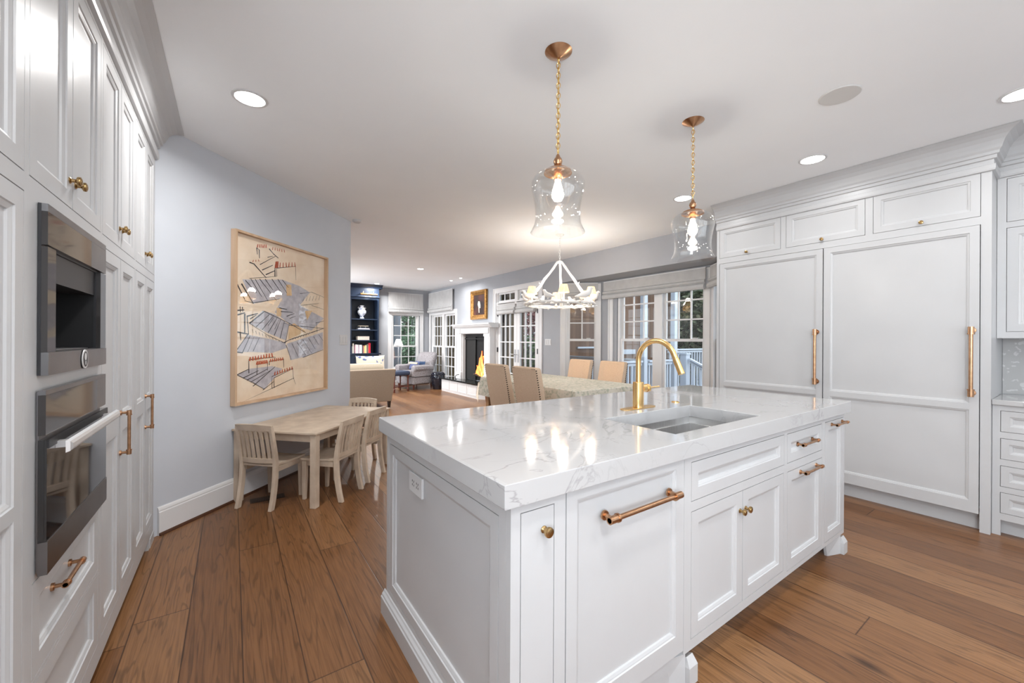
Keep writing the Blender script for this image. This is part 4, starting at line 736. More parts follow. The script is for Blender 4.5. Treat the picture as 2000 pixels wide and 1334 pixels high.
def pendant(x, y, label):
    r = thing('pendant_light', label, 'pendant light', (x, y, 1.82), 0, 'glass pendant lights over the island')
    mb = MB(); mb.lathe([(.0005, -.034), (.008, -.034), (.012, -.030), (.022, -.026), (.055, -.008), (.066, -.001), (.066, -.0005)], (x, y, CEIL), n=40); mb.build('ceiling_canopy', BRONZE, r)
    mb = MB(); chain(mb, x, y, 2.205, 2.668); cb = mb.build('chain', GOLD, r)
    mb = MB(); mb.tube([(x+.003*math.sin(i*2.1), y+.003*math.cos(i*2.1), 2.20+.47*i/24) for i in range(25)], .0024, 6); mb.build('lamp_cord', mat('gold_cord', (.55, .36, .08), .5), cb)
    mb = MB(); mb.lathe([(.006, .075), (.010, .068), (.012, .060), (.018, .054), (.022, .040), (.018, .026), (.012, .022), (.016, .018), (.020, .014), (.044, .006), (.063, -.004), (.068, -.018), (.066, -.018), (.058, -.008), (.03, -.004), (.0005, -.003)], (x, y, 2.125), n=36, cap=False); mb.build('brass_cap', BRONZE, r)
    mb = MB(); mb.lathe([(.019, -.05), (.019, -.0085), (.0005, -.0085)], (x, y, 2.125), n=20); mb.build('lamp_socket', BRONZE, r)
    prof = [(.030, 2.105), (.060, 2.112), (.095, 2.104), (.118, 2.085), (.129, 2.060), (.129, 2.035), (.122, 2.005), (.114, 1.965), (.109, 1.925), (.109, 1.885), (.115, 1.855), (.127, 1.833), (.131, 1.822)]
    mb = MB(); mb.lathe([(a, z-1.82) for a, z in prof]+[(.132, .0005), (.129, .0035)]+[(a-.0025, z-1.82) for a, z in reversed(prof[:-1])], (x, y, 1.82), n=56, cap=False); mb.build('glass_shade', PGLASS, r)
    mb = MB(); mb.lathe([(.013, 0), (.015, -.012), (.024, -.045), (.030, -.068), (.028, -.082), (.018, -.098), (.0005, -.104)], (x, y, 2.074), n=24, cap=False); mb.build('light_bulb', BULB, r)
    l = bpy.data.lights.new('pendant_lamp', 'POINT'); l.energy = 2.4; l.color = (1, .93, .84); l.shadow_soft_size = .03; o = bpy.data.objects.new('pendant_lamp', l); COL.objects.link(o); o.location = (x, y, 1.935)
pendant(1.295, 1.481, 'clear glass bell pendant on a gold chain, the nearer larger-looking one left of the faucet')
pendant(2.411, 1.455, 'clear glass bell pendant on a gold chain, the farther one beside the refrigerator cabinet')

# chandelier
CX, CY, CZ, CR = 3.573, 4.04, 1.775, .455
PLAS = mat('white_plaster', (.85, .85, .84), .6)
r = thing('chandelier', 'white branch ring chandelier with birds and small pleated shades over the dining table', 'chandelier', (CX, CY, CZ))
mb = MB(); rr = [random.uniform(-.008, .008) for _ in range(48)]; rz_ = [random.uniform(-.009, .009) for _ in range(48)]
mb.tube([(CX+(CR+rr[i])*math.cos(i*math.pi/24), CY+(CR+rr[i])*math.sin(i*math.pi/24), CZ+rz_[i]) for i in range(48)], [.018+random.uniform(-.002, .005) for _ in range(48)], 8, closed=True)
mb.tube([(CX+(CR-.03+rr[-i])*math.cos(i*math.pi/24+.05), CY+(CR-.03+rr[-i])*math.sin(i*math.pi/24+.05), CZ-.022-rz_[i]) for i in range(48)], .011, 6, closed=True); mb.build('branch_ring', PLAS, r)
fwd = Vector((.5705, .8213, 0)); rgt = Vector((.8213, -.5705, 0))
for k in range(3):
    a = math.radians(200+120*k) ; d = rgt*math.cos(a)+fwd*math.sin(a)
    b_ = Vector((CX, CY, CZ))+d*CR; t_ = Vector((CX, CY, 2.335))+d*.03; pt = [b_.lerp(t_, i/7)+Vector((random.uniform(-.006, .006), random.uniform(-.006, .006), 0)) for i in range(8)]
    mb = MB(); mb.tube(pt, [.024, .020, .022, .018, .020, .016, .018, .016], 8)
    mb.tube([pt[3], pt[3]+d*.03+Vector((0, 0, .03))], [.008, .004], 6); mb.build('branch_arm', PLAS, r)
mb = MB(); mb.lathe([(.012, -.02), (.036, -.014), (.036, .012), (.012, .02)], (CX, CY, 2.335), n=12); mb.build('hub', PLAS, r)
mb = MB(); chain(mb, CX, CY, 2.355, CEIL-.02, .04, .011, .002); mb.lathe([(.0005, -.03), (.05, -.012), (.06, -.001)], (CX, CY, CEIL), n=24); mb.build('chain', PLAS, r)
for k in range(6):
    a = math.radians(-90+60*k); d = rgt*math.cos(a)+fwd*math.sin(a); b_ = Vector((CX, CY, CZ))+d*(CR-.02)
    mb = MB(); mb.lathe([(.028, .005), (.03, .015), (.012, .02), (.0115, .115), (.0005, .115)], b_, n=14); c = mb.build('candle_sleeve', PLAS, r)
    mb = MB(); mb.lathe([(.068, .105), (.042, .205)], b_, n=36, cap=False, flute=.035, nf=18); mb.build('pleated_shade', PLEAT, r)
    mb = MB(); mb.lathe([(.008, .116), (.013, .135), (.008, .155), (.0005, .165)], b_, n=12, cap=False); mb.build('light_bulb', BULB, c)
    l = bpy.data.lights.new('candle_lamp', 'POINT'); l.energy = 2.2; l.color = (1, .93, .85); l.shadow_soft_size = .05; o = bpy.data.objects.new('candle_lamp', l); COL.objects.link(o); o.location = b_+Vector((0, 0, .215))
def bird(b_, h, s=1.0):
    s *= 1.35
    mb = MB(); M_ = Matrix.Rotation(h, 4, 'Z')
    P = lambda x, z: b_+M_ @ Vector((x*s, 0, z*s))
    mb.tube([P(-.085, .030), P(-.06, .034), P(-.035, .040), P(-.01, .045), P(.02, .055), P(.035, .075), P(.042, .092), P(.052, .095), P(.066, .090)], [.004*s, .010*s, .017*s, .023*s, .024*s, .016*s, .0135*s, .010*s, .001], 10)
    for k in (-.006, .006): mb.tube([P(0, .03)+M_ @ Vector((0, k, 0)), P(.002, .008)+M_ @ Vector((0, k, 0))], .002, 5)
    mb.build('plaster_bird', PLAS, r)
for a, h, s in ((-52, .3, 1.25), (-20, -.8, 1.0), (-115, 2.3, 1.0), (-158, 2.9, 1.1), (118, 1.0, 1.1), (60, 2.2, 1.0), (20, .2, 1.0), (160, 3.4, 1.0)):
    d = rgt*math.cos(math.radians(a))+fwd*math.sin(math.radians(a)); bird(Vector((CX, CY, CZ+.012))+d*CR, h-.6, s)
mb = MB()
for i in range(40):
    a = i*2*math.pi/40+random.uniform(-.05, .05); p = Vector((CX+CR*math.cos(a), CY+CR*math.sin(a), CZ-.004)); q = p+Vector((math.cos(a)*random.uniform(-.03, .045), math.sin(a)*random.uniform(-.03, .045), random.uniform(-.035, .03)))
    mb.tube([p, q], [.009, .005], 5); mb.ell(q, (.018, .012, .009), 6, 4)
o = mb.build('leafy_twigs', PLAS, r); o['kind'] = 'stuff'

# ------------------------------------------------------------------ dining set
mb = MB(); X0, X1, Y0, Y1, ZT_ = 2.95, 4.05, 3.08, 5.02, .762
rad = .03; per = []
def edge(off, z, ph=0):
    L = []
    x0, x1, y0, y1 = X0-off, X1+off, Y0-off, Y1+off
    N_ = 30; w = lambda t: .012*math.sin(t*17+ph)*min(1, (ZT_-z)/.12)
    for i in range(N_): t = i/N_; L.append((x0+(x1-x0)*t, y0-w(t), z))
    for i in range(N_): t = i/N_; L.append((x1+w(t+.3), y0+(y1-y0)*t, z))
    for i in range(N_): t = i/N_; L.append((x1-(x1-x0)*t, y1+w(t+.6), z))
    for i in range(N_): t = i/N_; L.append((x0-w(t+.9), y1-(y1-y0)*t, z))
    return L
mb.rings([edge(.03, .50), edge(.024, .58), edge(.018, .66), edge(.010, .73), edge(.006, .755), edge(-.004, ZT_)], cap0=False); tag(mb.build('tablecloth', CLOTH), 'pale green paisley tablecloth hanging over the dining table', 'tablecloth')
r = thing('dining_table', 'rectangular dining table hidden under the green paisley cloth', 'table', (3.5, 4.05, 0))
mb = MB(); mb.box(X0+.012, X1-.012, Y0+.012, Y1-.012, .715, .748); mb.build('tabletop', OAK, r)
for x in (X0+.08, X1-.08):
    for y in (Y0+.1, Y1-.1): mb = MB(); mb.box(x-.035, x+.035, y-.035, y+.035, 0, .7145); mb.build('leg', OAK, r)
NAIL = mat('dark_bronze_nailhead', (.07, .045, .03), .35, .6)
def parsons(front):
    r = thing('dining_chair', '', 'chair')
    mb = MB(); B = lambda z: -.235-.115*((z-.38)/.62)
    R = []
    for z, w in ((.38, .212), (.48, .214), (.75, .220), (.96, .222), (.99, .218), (1.0, .205)):
        y = B(z); t = .042 if z < .95 else (.036 if z < .995 else .026); R.append([(-w, y-t, z), (-w*.5, y-t-.006, z), (w*.5, y-t-.006, z), (w, y-t, z), (w, y+t, z), (w*.5, y+t+.012, z), (-w*.5, y+t+.012, z), (-w, y+t, z)])
    mb.rings(R, sm=False, mi=0)
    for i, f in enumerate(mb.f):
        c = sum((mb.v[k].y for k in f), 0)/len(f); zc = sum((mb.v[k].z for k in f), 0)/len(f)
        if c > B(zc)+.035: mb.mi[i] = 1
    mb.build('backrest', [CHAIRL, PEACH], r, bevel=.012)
    mb = MB(); mb.box(-.225, .225, -.19, .24, .38, .475); mb.build('seat', CHAIRL, r, bevel=.02)
    mb = MB(); n = 0
    for s_ in (-1, 1):
        for i in range(24):
            z = .40+.57*i/23; mb.ell((s_*.222, B(z)-.030, z), (.007, .009, .009), 6, 4)
    for i in range(18): x = -.20+.40*i/17; mb.ell((x, B(.99)-.034, .985), (.0065, .0065, .0065), 6, 4)
    o = mb.build('nailhead_trim', NAIL, r)
    for sx in (-1, 1):
        mb = MB(); mb.hexa([(sx*.18-.014, .19, 0), (sx*.18+.014, .19, 0), (sx*.18+.014, .218, 0), (sx*.18-.014, .218, 0), (sx*.185-.022, .18, .379), (sx*.185+.022, .18, .379), (sx*.185+.022, .224, .379), (sx*.185-.022, .224, .379)]); mb.build('leg', OAK, r)
        mb = MB(); mb.hexa([(sx*.18-.014, -.30, 0), (sx*.18+.014, -.30, 0), (sx*.18+.014, -.272, 0), (sx*.18-.014, -.272, 0), (sx*.185-.02, -.26, .379), (sx*.185+.02, -.26, .379), (sx*.185+.02, -.215, .379), (sx*.185-.02, -.215, .379)]); mb.build('leg', OAK, r)
    return r
c0 = parsons(0); G = 'upholstered chairs at the dining table'
for i, (x, y, a, lb) in enumerate([(3.00, 3.55, -90, 'beige linen dining chair with nailhead trim, back to the camera, nearer the faucet'), (3.00, 4.15, -90, 'beige linen dining chair with nailhead trim, back to the camera, nearer the fireplace'),
        (4.09, 3.86, 90, 'peach-lit linen dining chair across the table, closer to the faucet, before the wide bay window'), (4.09, 4.50, 90, 'peach-lit linen dining chair across the table, before the narrow bay window')]):
    c = c0 if i == 0 else dup(c0); at(c, (x, y, 0), math.radians(a)); c['label'] = lb; c['group'] = G

# ------------------------------------------------------------------ fireplace
PFp = lambda a, o, z: (4.72-o, a, z)
r = thing('fireplace', 'white wood fireplace surround with black screen and burning logs', 'fireplace', (4.6, 8.2, 0))
mb = MB(); cells(mb, PFp, 7.42, 8.98, .335, 1.56, [(7.70, 8.71, .335, 1.43)], .001, .12)
for a in (7.42, 8.74):
    w_ = .24; mb.pbox(PFp, a, a+w_, .1205, .15, .336, 1.44); mb.pbox(PFp, a-.012, a+w_+.012, .1205, .168, .336, .50); mb.pbox(PFp, a+.045, a+w_-.045, .1505, .158, .55, 1.36); mb.pbox(PFp, a-.01, a+w_+.01, .1205, .165, 1.37, 1.43)
    mb.pbox(PFp, a+.02, a+w_-.02, .1655, .185, 1.44, 1.55)
mb.pbox(PFp, 7.42, 8.98, .1205, .165, 1.4405, 1.56); mb.build('surround', TRIM, r)
mb = MB(); mb.prism(PFp, [(0, 1.561), (.175, 1.561), (.19, 1.59), (.225, 1.60), (.23, 1.625), (.255, 1.63), (.255, 1.662), (0, 1.662)], 7.30, 9.08); mb.build('mantel_shelf', TRIM, r)
mb = MB(); mb.pbox(PFp, 7.70, 8.71, .03, .05, 1.36, 1.429); mb.pbox(PFp, 7.70, 7.73, .03, .05, .345, 1.36); mb.pbox(PFp, 8.68, 8.71, .03, .05, .345, 1.36); mb.pbox(PFp, 7.70, 8.71, .05, .07, 1.30, 1.33); mb.pbox(PFp, 7.73, 8.68, .002, .006, .345, 1.36)
mb.build('firebox_screen', BLACKM, r)
mb = MB(); mb.pbox(PFp, 8.24, 8.68, .030, .034, .345, 1.36); mb.build('mesh_curtain', speckle(mat('black_fire_mesh', rough=.6), (.008, .008, .008), (.03, .03, .03), 160), r)
mb = MB()
for i in range(4): c = 7.98+.07*i; mb.tube([PFp(c-.05, .02, .42+.02*i), PFp(c+.14, .022, .46+.015*(i % 2))], .026, 8)
mb.build('burning_logs', LOG, r)
mb = MB()
for (a, h, w_) in ((8.10, .45, .075), (8.01, .62, .065), (7.94, .50, .06), (8.20, .26, .05), (7.88, .34, .045), (8.05, .33, .09)):
    R = []
    for k in range(9):
        t = k/8; ww = w_*(math.sin(math.pi*min(1, .25+t*.75))**.8)*(1-.2*t)*(1+.3*math.sin(t*13+a*50))+.001; c = a-.03*math.sin(t*5+a*9)-.03*t
        R.append([PFp(c+ww*math.cos(q), .030+.012*math.sin(q), .45+h*t*.95) for q in [j*math.pi/4 for j in range(8)]])
    mb.rings(R)
mb.build('flames', FIRE, r)
hp = [(4.719, 9.42), (4.37, 9.42), (4.37, 7.60), (4.50, 7.42), (4.719, 7.42)]
r = thing('raised_hearth', 'white paneled raised hearth with black granite top', 'hearth', (4.5, 8.4, 0))
mb = MB(); mb.extr(hp, .0, .300)
PH = lambda a, o, z: (4.37-o, a, z)
for i in range(4): a = 7.64+.445*i; mb.loops(PH, a, a+.42, .05, .27, [(0, .0005), (.0, .008), (.03, .008), (.036, .002)], cap=True, back=False)
mb.build('hearth_base', TRIM, r)
mb = MB(); mb.extr([(4.719, 9.46), (4.33, 9.46), (4.33, 7.58), (4.47, 7.38), (4.719, 7.38)], .3005, .334); mb.build('hearth_slab', GRANITE, r, bevel=.004)
mb = MB(); mb.tube([(4.45, 8.80, .335), (4.44, 8.80, .40), (4.46, 8.76, .44), (4.50, 8.72, .45)], .008, 6); mb.tube([(4.45, 8.80, .338), (4.45, 8.74, .338)], .008, 6); tag(mb.build('fire_tool_hook', IRON), 'small black iron andiron hook standing on the hearth slab', 'fire tool')
r = thing('gilt_framed_painting', 'small dark oil painting in a gilt frame above the fireplace mantel', 'picture', PFp(8.12, 0, 1.77))
mb = MB(); mb.loops(PFp, 7.76, 8.47, 1.765, 2.44, [(0, .002), (0, .05), (.02, .065), (.05, .06), (.09, .035), (.105, .03), (.105, .02)], cap=False); mb.build('gilt_frame', GILT, r)
def oil():
    ns, L, b = nodes(OILP); tc = N(OILP, 'ShaderNodeTexCoord'); n = N(OILP, 'ShaderNodeTexNoise'); n.inputs['Scale'].default_value = 4; r_ = ramp(OILP, [(.4, (.02, .01, .01)), (.55, (.07, .02, .015)), (.7, (.14, .05, .03))]); L.new(tc.outputs['Object'], n.inputs['Vector']); L.new(n.outputs[0], r_.inputs[0]); L.new(r_.outputs[0], b.inputs['Base Color'])
oil()
mb = MB(); mb.add([PFp(7.86, .0205, 1.865), PFp(8.37, .0205, 1.865), PFp(8.37, .0205, 2.34), PFp(7.86, .0205, 2.34)], [(0, 1, 2, 3)]); mb.build('canvas', OILP, r)
mb = MB(); pw = [(.0, 0), (.09, .02), (.13, .10), (.10, .17), (.03, .16), (.0, .08)]
mb.add([PFp(8.05+a, .022, 2.02+z) for a, z in pw], [list(range(6))]); mb.add([PFp(a, .022, z) for a, z in ((8.09, 1.92), (8.13, 1.92), (8.14, 2.03), (8.10, 2.04))], [(0, 1, 2, 3)]); mb.build('painted_figure', mat('pale_paint', (.62, .56, .46), .6), r)
# copper bucket + cloth between the table and hearth
r = thing('log_bucket', 'copper log bucket with dark logs beside the right end of the hearth', 'bucket', (4.42, 7.04, 0))
mb = MB(); mb.lathe([(.14, 0), (.15, .02), (.155, .05), (.18, .24), (.185, .245), (.175, .24), (.15, .05), (.0005, .04)], (4.42, 7.04, 0), n=28, cap=False); mb.build('bucket_shell', mat('polished_copper', (.7, .33, .18), .2, 1), r)
mb = MB()
for i in range(4): mb.tube([(4.34+.05*i, 6.96, .20+.03*(i % 2)), (4.36+.05*i, 7.12, .30)], .035, 8)
mb.build('firewood', LOG, r)
r = None
mb = MB(); mb.add([(4.20, 7.27, .40), (4.21, 7.235, .42), (4.19, 7.25, .0), (4.215, 7.38, .12)], [(0, 1, 2, 3)]); mb.v += [v+Vector((-.008, -.008, 0)) for v in mb.v[:4]]; mb.f += [[7, 6, 5, 4], [0, 4, 5, 1], [1, 5, 6, 2], [2, 6, 7, 3], [3, 7, 4, 0]]; mb.mi += [0]*5; mb.sm += [False]*5
tag(mb.build('checked_cloth', CHECK), 'checked cream cloth hanging in a point beside the hearth, left of the table', 'cloth')
# ------------------------------------------------------------------ living room
r = thing('bookcase', 'navy built-in bookcase with picture light at the far end of the room', 'bookcase', (2.78, 10.8, 0))
bx0, bx1, by = 2.42, 3.14, 10.62
mb = MB(); mb.box(bx0, bx0+.035, by, 11.015, .93, 2.46); mb.box(bx1-.035, bx1, by, 11.015, .93, 2.46); mb.box(bx0+.0355, bx1-.0355, 11.0, 11.015, .93, 2.46); mb.box(bx0+.0355, bx1-.0355, by-.0, by+.36, 2.31, 2.34)
mb.box(bx0+.0355, bx1-.0355, by-.002, by+.02, 2.30, 2.46); mb.box(bx0, bx1, by-.004, 11.015, 2.4605, 2.60)
PK = lambda a, o, z: (a, by-o, z)
mb.prism(PK, [(0, 2.60), (.01, 2.605), (.02, 2.63), (.05, 2.66), (.085, 2.69), (.085, 2.698), (-.39, 2.698), (-.39, 2.60)], bx0, bx1+.08); mb.prism(PK, [(.0, 2.36), (.02, 2.365), (.026, 2.38), (.02, 2.395), (0, 2.40)], bx0, bx1+.02); mb.build('bookcase_frame', NAVY, r)
for z in (1.815, 1.54, 1.27): mb = MB(); mb.box(bx0+.0355, bx1-.0355, by+.008, 10.9995, z-.028, z); mb.build('shelf', NAVY, r)
mb = MB(); mb.box(bx0-.0, bx1+.045, by-.055, 11.015, .90, .929); mb.build('ledge', NAVY, r)
mb = MB(); cells(mb, PK, bx0, bx1, 0, .8995, [(bx0+.04, 2.765, .10, .86), (2.795, bx1-.04, .10, .86)], -.02, .02); mb.box(bx0, bx1, by+.0205, 11.015, 0, .8995); mb.build('lower_cabinet', NAVY, r)
for a0, a1 in ((bx0+.04, 2.765), (2.795, bx1-.04)): mb = MB(); mb.loops(lambda a, o, z: (a, by-.02-o, z), a0+.002, a1-.002, .102, .858, DOORP(.05)); mb.build('cupboard_door', NAVY, r)
r = thing('picture_light', 'brass tube picture light on the bookcase cornice', 'lamp', (2.85, 10.58, 2.43)); mb = MB(); mb.tube([(2.64, 10.50, 2.435), (3.06, 10.50, 2.435)], .026, 14)
for x in (2.70, 2.95): mb.tube([(x, 10.50, 2.455), (x+.02, 10.52, 2.50), (x+.02, 10.61, 2.47)], .008, 6)
mb.build('lamp_tube', GOLD, r); area_lamp('picture_lamp', (2.85, 10.50, 2.40), .1, .45, (1, .85, .65))
r = thing('chinese_vase', 'blue and white porcelain vase on the top shelf of the navy bookcase', 'vase', (2.75, 10.78, 1.815)); mb = MB(); mb.lathe([(.0005, 0), (.055, 0), (.06, .015), (.04, .05), (.05, .08), (.10, .14), (.112, .18), (.10, .215), (.075, .235), (.088, .255), (.08, .28), (.045, .295), (.04, .32), (.062, .345), (.055, .345), (.03, .32), (.0005, .31)], (2.75, 10.78, 1.8155), n=28, cap=False); mb.build('vase_body', CHINA, r)
mb = MB()
for s_ in (-1, 1): mb.tube([(2.75+s_*.07, 10.78, 2.08), (2.75+s_*.10, 10.78, 2.10), (2.75+s_*.09, 10.78, 2.12), (2.75+s_*.05, 10.78, 2.115)], .007, 6)
mb.build('vase_handles', CHINA, r)
def simple(name, label, cat, m, mb, group=None): return tag(mb.build(name, m), label, cat, group)
GREYP = mat('grey_book_cover', (.35, .35, .38), .6); BEIGEP = speckle(mat('woven_box', rough=.8), (.55, .47, .40), (.68, .60, .52), 60)
mb = MB(); mb.box(2.63, 2.93, 10.68, 10.88, 1.5405, 1.562); mb.box(2.645, 2.915, 10.69, 10.87, 1.5625, 1.58); simple('stacked_book', 'grey flat book pair on the second shelf under the little footed tray', 'book', GREYP, mb)
r = thing('footed_tray', 'small pale footed tray on top of the flat books, second shelf', 'tray', (2.78, 10.78, 1.58)); mb = MB(); mb.box(2.66, 2.90, 10.71, 10.85, 1.622, 1.64); mb.build('tray_top', LINEN2, r)
for x in (2.715, 2.845): mb = MB(); mb.lathe([(.016, 0), (.009, .012), (.014, .028), (.010, .041)], (x, 10.78, 1.5805), n=12); mb.build('ball_foot', SILVER, r)
mb = MB(); mb.box(2.625, 2.915, 10.68, 10.88, 1.2705, 1.365); o = simple('storage_box', 'beige woven box on the third shelf of the navy bookcase', 'box', BEIGEP, mb)
bks = [((.28, .30, .33), .17, .02, 'slim grey-blue'), ((.72, .68, .60), .232, .034, 'tall cream'), ((.12, .10, .12), .19, .018, 'dark plum'), ((.60, .30, .35), .185, .018, 'pink-striped'), ((.70, .66, .66), .205, .036, 'thick pale grey'), ((.62, .58, .60), .20, .036, 'thick mauve-grey'), ((.45, .22, .35), .165, .014, 'thin purple'), ((.72, .70, .68), .195, .034, 'off-white spotted'), ((.66, .70, .72), .195, .034, 'pale blue-white'), ((.05, .08, .07), .17, .022, 'dark green'), ((.40, .12, .10), .18, .022, 'maroon'), ((.62, .46, .30), .155, .018, 'small tan'), ((.80, .62, .22), .175, .026, 'yellow'), ((.75, .66, .42), .185, .022, 'cream and gold'), ((.10, .09, .10), .20, .022, 'black patterned'), ((.30, .22, .12), .21, .022, 'brown patterned'), ((.60, .02, .04), .20, .026, 'red'), ((.66, .02, .05), .24, .024, 'tallest red')]
x = 2.475
for i, (c, h, w_, nm) in enumerate(bks):
    r = thing('book', '%s upright book in the row on the lowest bookcase shelf' % nm, 'book', (x, 10.75, .9295), 0, 'upright books on the lowest shelf'); h += .02
    mb = MB(); mb.box(x, x+w_-.0022, 10.66, 10.82, .9295, .9295+h); mb.build('book_cover', mat('book_cover_%s' % nm.replace(' ', '_').replace('-', '_'), c, .6), r, bevel=.003)
    mb = MB(); mb.box(x+.002, x+w_-.0042, 10.822, 10.826, .933, .925+h); mb.build('page_block', LINEN2, r); x += w_+.0012

r = thing('sofa', 'beige linen sofa seen from behind in the living room', 'sofa', (1.88, 7.9, 0))
mb = MB(); mb.hexa([(1.25, 7.45, .14), (2.45, 7.45, .14), (2.45, 7.58, .14), (1.25, 7.58, .14), (1.25, 7.40, .74), (2.51, 7.40, .74), (2.51, 7.54, .74), (1.25, 7.54, .74)]); mb.build('sofa_back', LINEN, r, bevel=.012)
mb = MB(); mb.box(1.26, 2.44, 7.585, 8.35, .14, .34); mb.build('sofa_base', LINEN, r, bevel=.01)
mb = MB(); mb.hexa([(2.335, 7.59, .345), (2.445, 7.59, .345), (2.445, 8.34, .345), (2.335, 8.34, .345), (2.345, 7.56, .66), (2.485, 7.56, .66), (2.485, 8.36, .60), (2.345, 8.36, .60)]); mb.build('armrest', LINEN, r, bevel=.02)
for a in (1.28, 1.81): mb = MB(); mb.box(a, a+.515, 7.76, 8.34, .345, .47); mb.build('seat_cushion', LINEN2, r, bevel=.04)
mb = MB()
R = []
for x, k in ((1.26, .85), (1.32, 1), (1.8, 1.0), (2.28, 1), (2.325, .93), (2.34, .8)):
    zc, yc = .66, 7.665; R.append([(x, yc+.085*k*math.copysign(abs(math.cos(t))**.6, math.cos(t)), zc+.185*k*math.copysign(abs(math.sin(t))**.6, math.sin(t))) for t in [j*math.pi/8 for j in range(16)]])
mb.rings(R); mb.build('back_cushion', LINEN2, r)
for x, y in ((2.41, 7.49), (1.30, 7.49), (2.38, 8.28)): mb = MB(); mb.hexa([(x-.018, y-.018, 0), (x+.018, y-.018, 0), (x+.018, y+.018, 0), (x-.018, y+.018, 0), (x-.028, y-.028, .139), (x+.028, y-.028, .139), (x+.028, y+.028, .139), (x-.028, y+.028, .139)]); mb.build('sofa_leg', mat('espresso_wood', (.03, .018, .012), .4), r)
def cushion(name, label, c, w_, h, t, M_, m, par=None, pipe=None):
    r = thing(name, label, 'pillow', c); mb = MB(Matrix.Translation(c) @ M_); n = 12; R = []
    for k in range(n+1):
        u = -1+2*k/n; R.append([(u*w_/2*(1-.06*abs(math.sin(math.pi*j/12))), t/2*math.copysign(abs(math.sin(j*math.pi/12))**.8, math.sin(j*math.pi/12))*(1-abs(u)**3)+.0, h/2*math.copysign(abs(math.cos(j*math.pi/12))**.5, math.cos(j*math.pi/12))*(1-.07*(1-u*u))) for j in range(24)])
    mb.rings(R); mb.build('pillow_cover', m, r); return r
cushion('throw_pillow', 'cream floral throw pillow with blue flowers showing above the sofa back', (2.20, 7.96, .745), .56, .47, .14, Matrix.Rotation(-.12, 4, 'X'), FLORAL)

# armchair
def armchair(loc, rz):
    r = thing('armchair', 'grey-blue woven rolled-arm armchair by the far windows', 'armchair', loc, rz); M_ = Matrix.Translation(loc) @ Matrix.Rotation(rz, 4, 'Z')
    mb = MB(M_); mb.box(-.36, .36, -.34, .34, .14, .34); mb.build('chair_base', TWEED, r, bevel=.03)
    mb = MB(M_); mb.box(-.255, .255, -.20, .40, .345, .48); mb.build('seat_cushion', TWEED, r, bevel=.05)
    mb = MB(M_); R = []
    for z, y, t, w_ in ((.345, -.31, .08, .26), (.5, -.33, .10, .30), (.7, -.37, .12, .34), (.82, -.41, .12, .35), (.90, -.44, .10, .33), (.94, -.46, .055, .28), (.95, -.47, .01, .2)):
        R.append([(w_*math.copysign(abs(math.cos(q))**.5, math.cos(q)), y+t*math.copysign(abs(math.sin(q))**.8, math.sin(q)), z) for q in [j*math.pi/10 for j in range(20)]])
    mb.rings(R); mb.build('backrest', TWEED, r)
    for s_ in (-1, 1):
        mb = MB(M_); R = []
        for y, zc, k in ((-.30, .56, .8), (-.1, .55, .95), (.12, .54, 1), (.27, .53, 1.05), (.33, .52, .95), (.35, .52, .6)):
            prof = [(-.065, .345), (-.06, .46), (-.085, .53), (-.07, .60), (0, .635), (.075, .60), (.09, .53), (.05, .47), (.06, .345)]
            R.append([(s_*.325+a*k*s_*(1 if True else 1), y, .345+(b_-.345)*(1 if k > .9 else .93)) for a, b_ in prof])
        mb.rings(R, sm=True); mb.build('armrest', TWEED, r)
    for sx in (-1, 1):
        for sy in (-1, 1): mb = MB(M_); mb.lathe([(.012, 0), (.015, .02), (.026, .09), (.022, .138)], (sx*.30, sy*.29, 0), n=12); mb.build('turned_leg', MAHOG, r)
    return r, M_
AC, AM = armchair((3.98, 10.22, 0), math.radians(108))
for i, (dx, col, lb, y) in enumerate(((-.04, mat('dark_blue_velvet', (.03, .06, .13), .8), 'dark blue lumbar pillow on the armchair, the rear one', -.13), (.02, mat('blue_white_stripe', (.10, .12, .24), .8), 'blue lumbar pillow with a pale band, in front on the armchair', .02))):
    c = AM @ Vector((dx, y, .60)); p = cushion('lumbar_pillow', lb, tuple(c), .40, .22, .10, AM.to_3x3().to_4x4() @ Matrix.Rotation(.2, 4, 'X'), col)
    if i == 1: mb = MB(Matrix.Translation(c) @ AM.to_3x3().to_4x4() @ Matrix.Rotation(.2, 4, 'X')); mb.box(-.17, .17, .035, .054, .035, .085); o = mb.build('pale_band', LINEN2, p); 
r = thing('upholstered_stool', 'stool with navy cushion top and turned mahogany legs before the armchair', 'stool', (3.36, 9.80, 0)); M_ = Matrix.Translation((3.36, 9.80, 0)) @ Matrix.Rotation(.3, 4, 'Z')
mb = MB(M_); mb.box(-.25, .25, -.2, .2, .40, .51); mb.build('stool_cushion', NAVYF, r, bevel=.04)
for sx in (-1, 1):
    for sy in (-1, 1): mb = MB(M_); mb.lathe([(.016, 0), (.022, .02), (.016, .045), (.024, .07), (.014, .09)]+[(.020 if k % 2 else .013, .10+.022*k) for k in range(12)]+[(.024, .372), (.024, .3995)], (sx*.20, sy*.155, 0), n=12); mb.build('leg', MAHOG, r)
mb = MB(M_); mb.box(-.18, .18, -.012, .012, .10, .125); mb.box(-.21, -.19, -.14, .14, .10, .125); mb.box(.19, .21, -.14, .14, .10, .125); mb.build('stretcher', MAHOG, r)
r = thing('garden_stool', 'glossy black ceramic barrel stool between armchair and hearth', 'stool', (4.42, 9.74, 0)); mb = MB(); mb.lathe([(.0005, 0), (.13, 0), (.14, .02), (.165, .12), (.185, .22), (.185, .30), (.165, .40), (.155, .43), (.12, .45), (.0005, .455)], (4.42, 9.74, 0), n=32, cap=False); mb.build('stool_body', BLACKGL, r)
mb = MB()
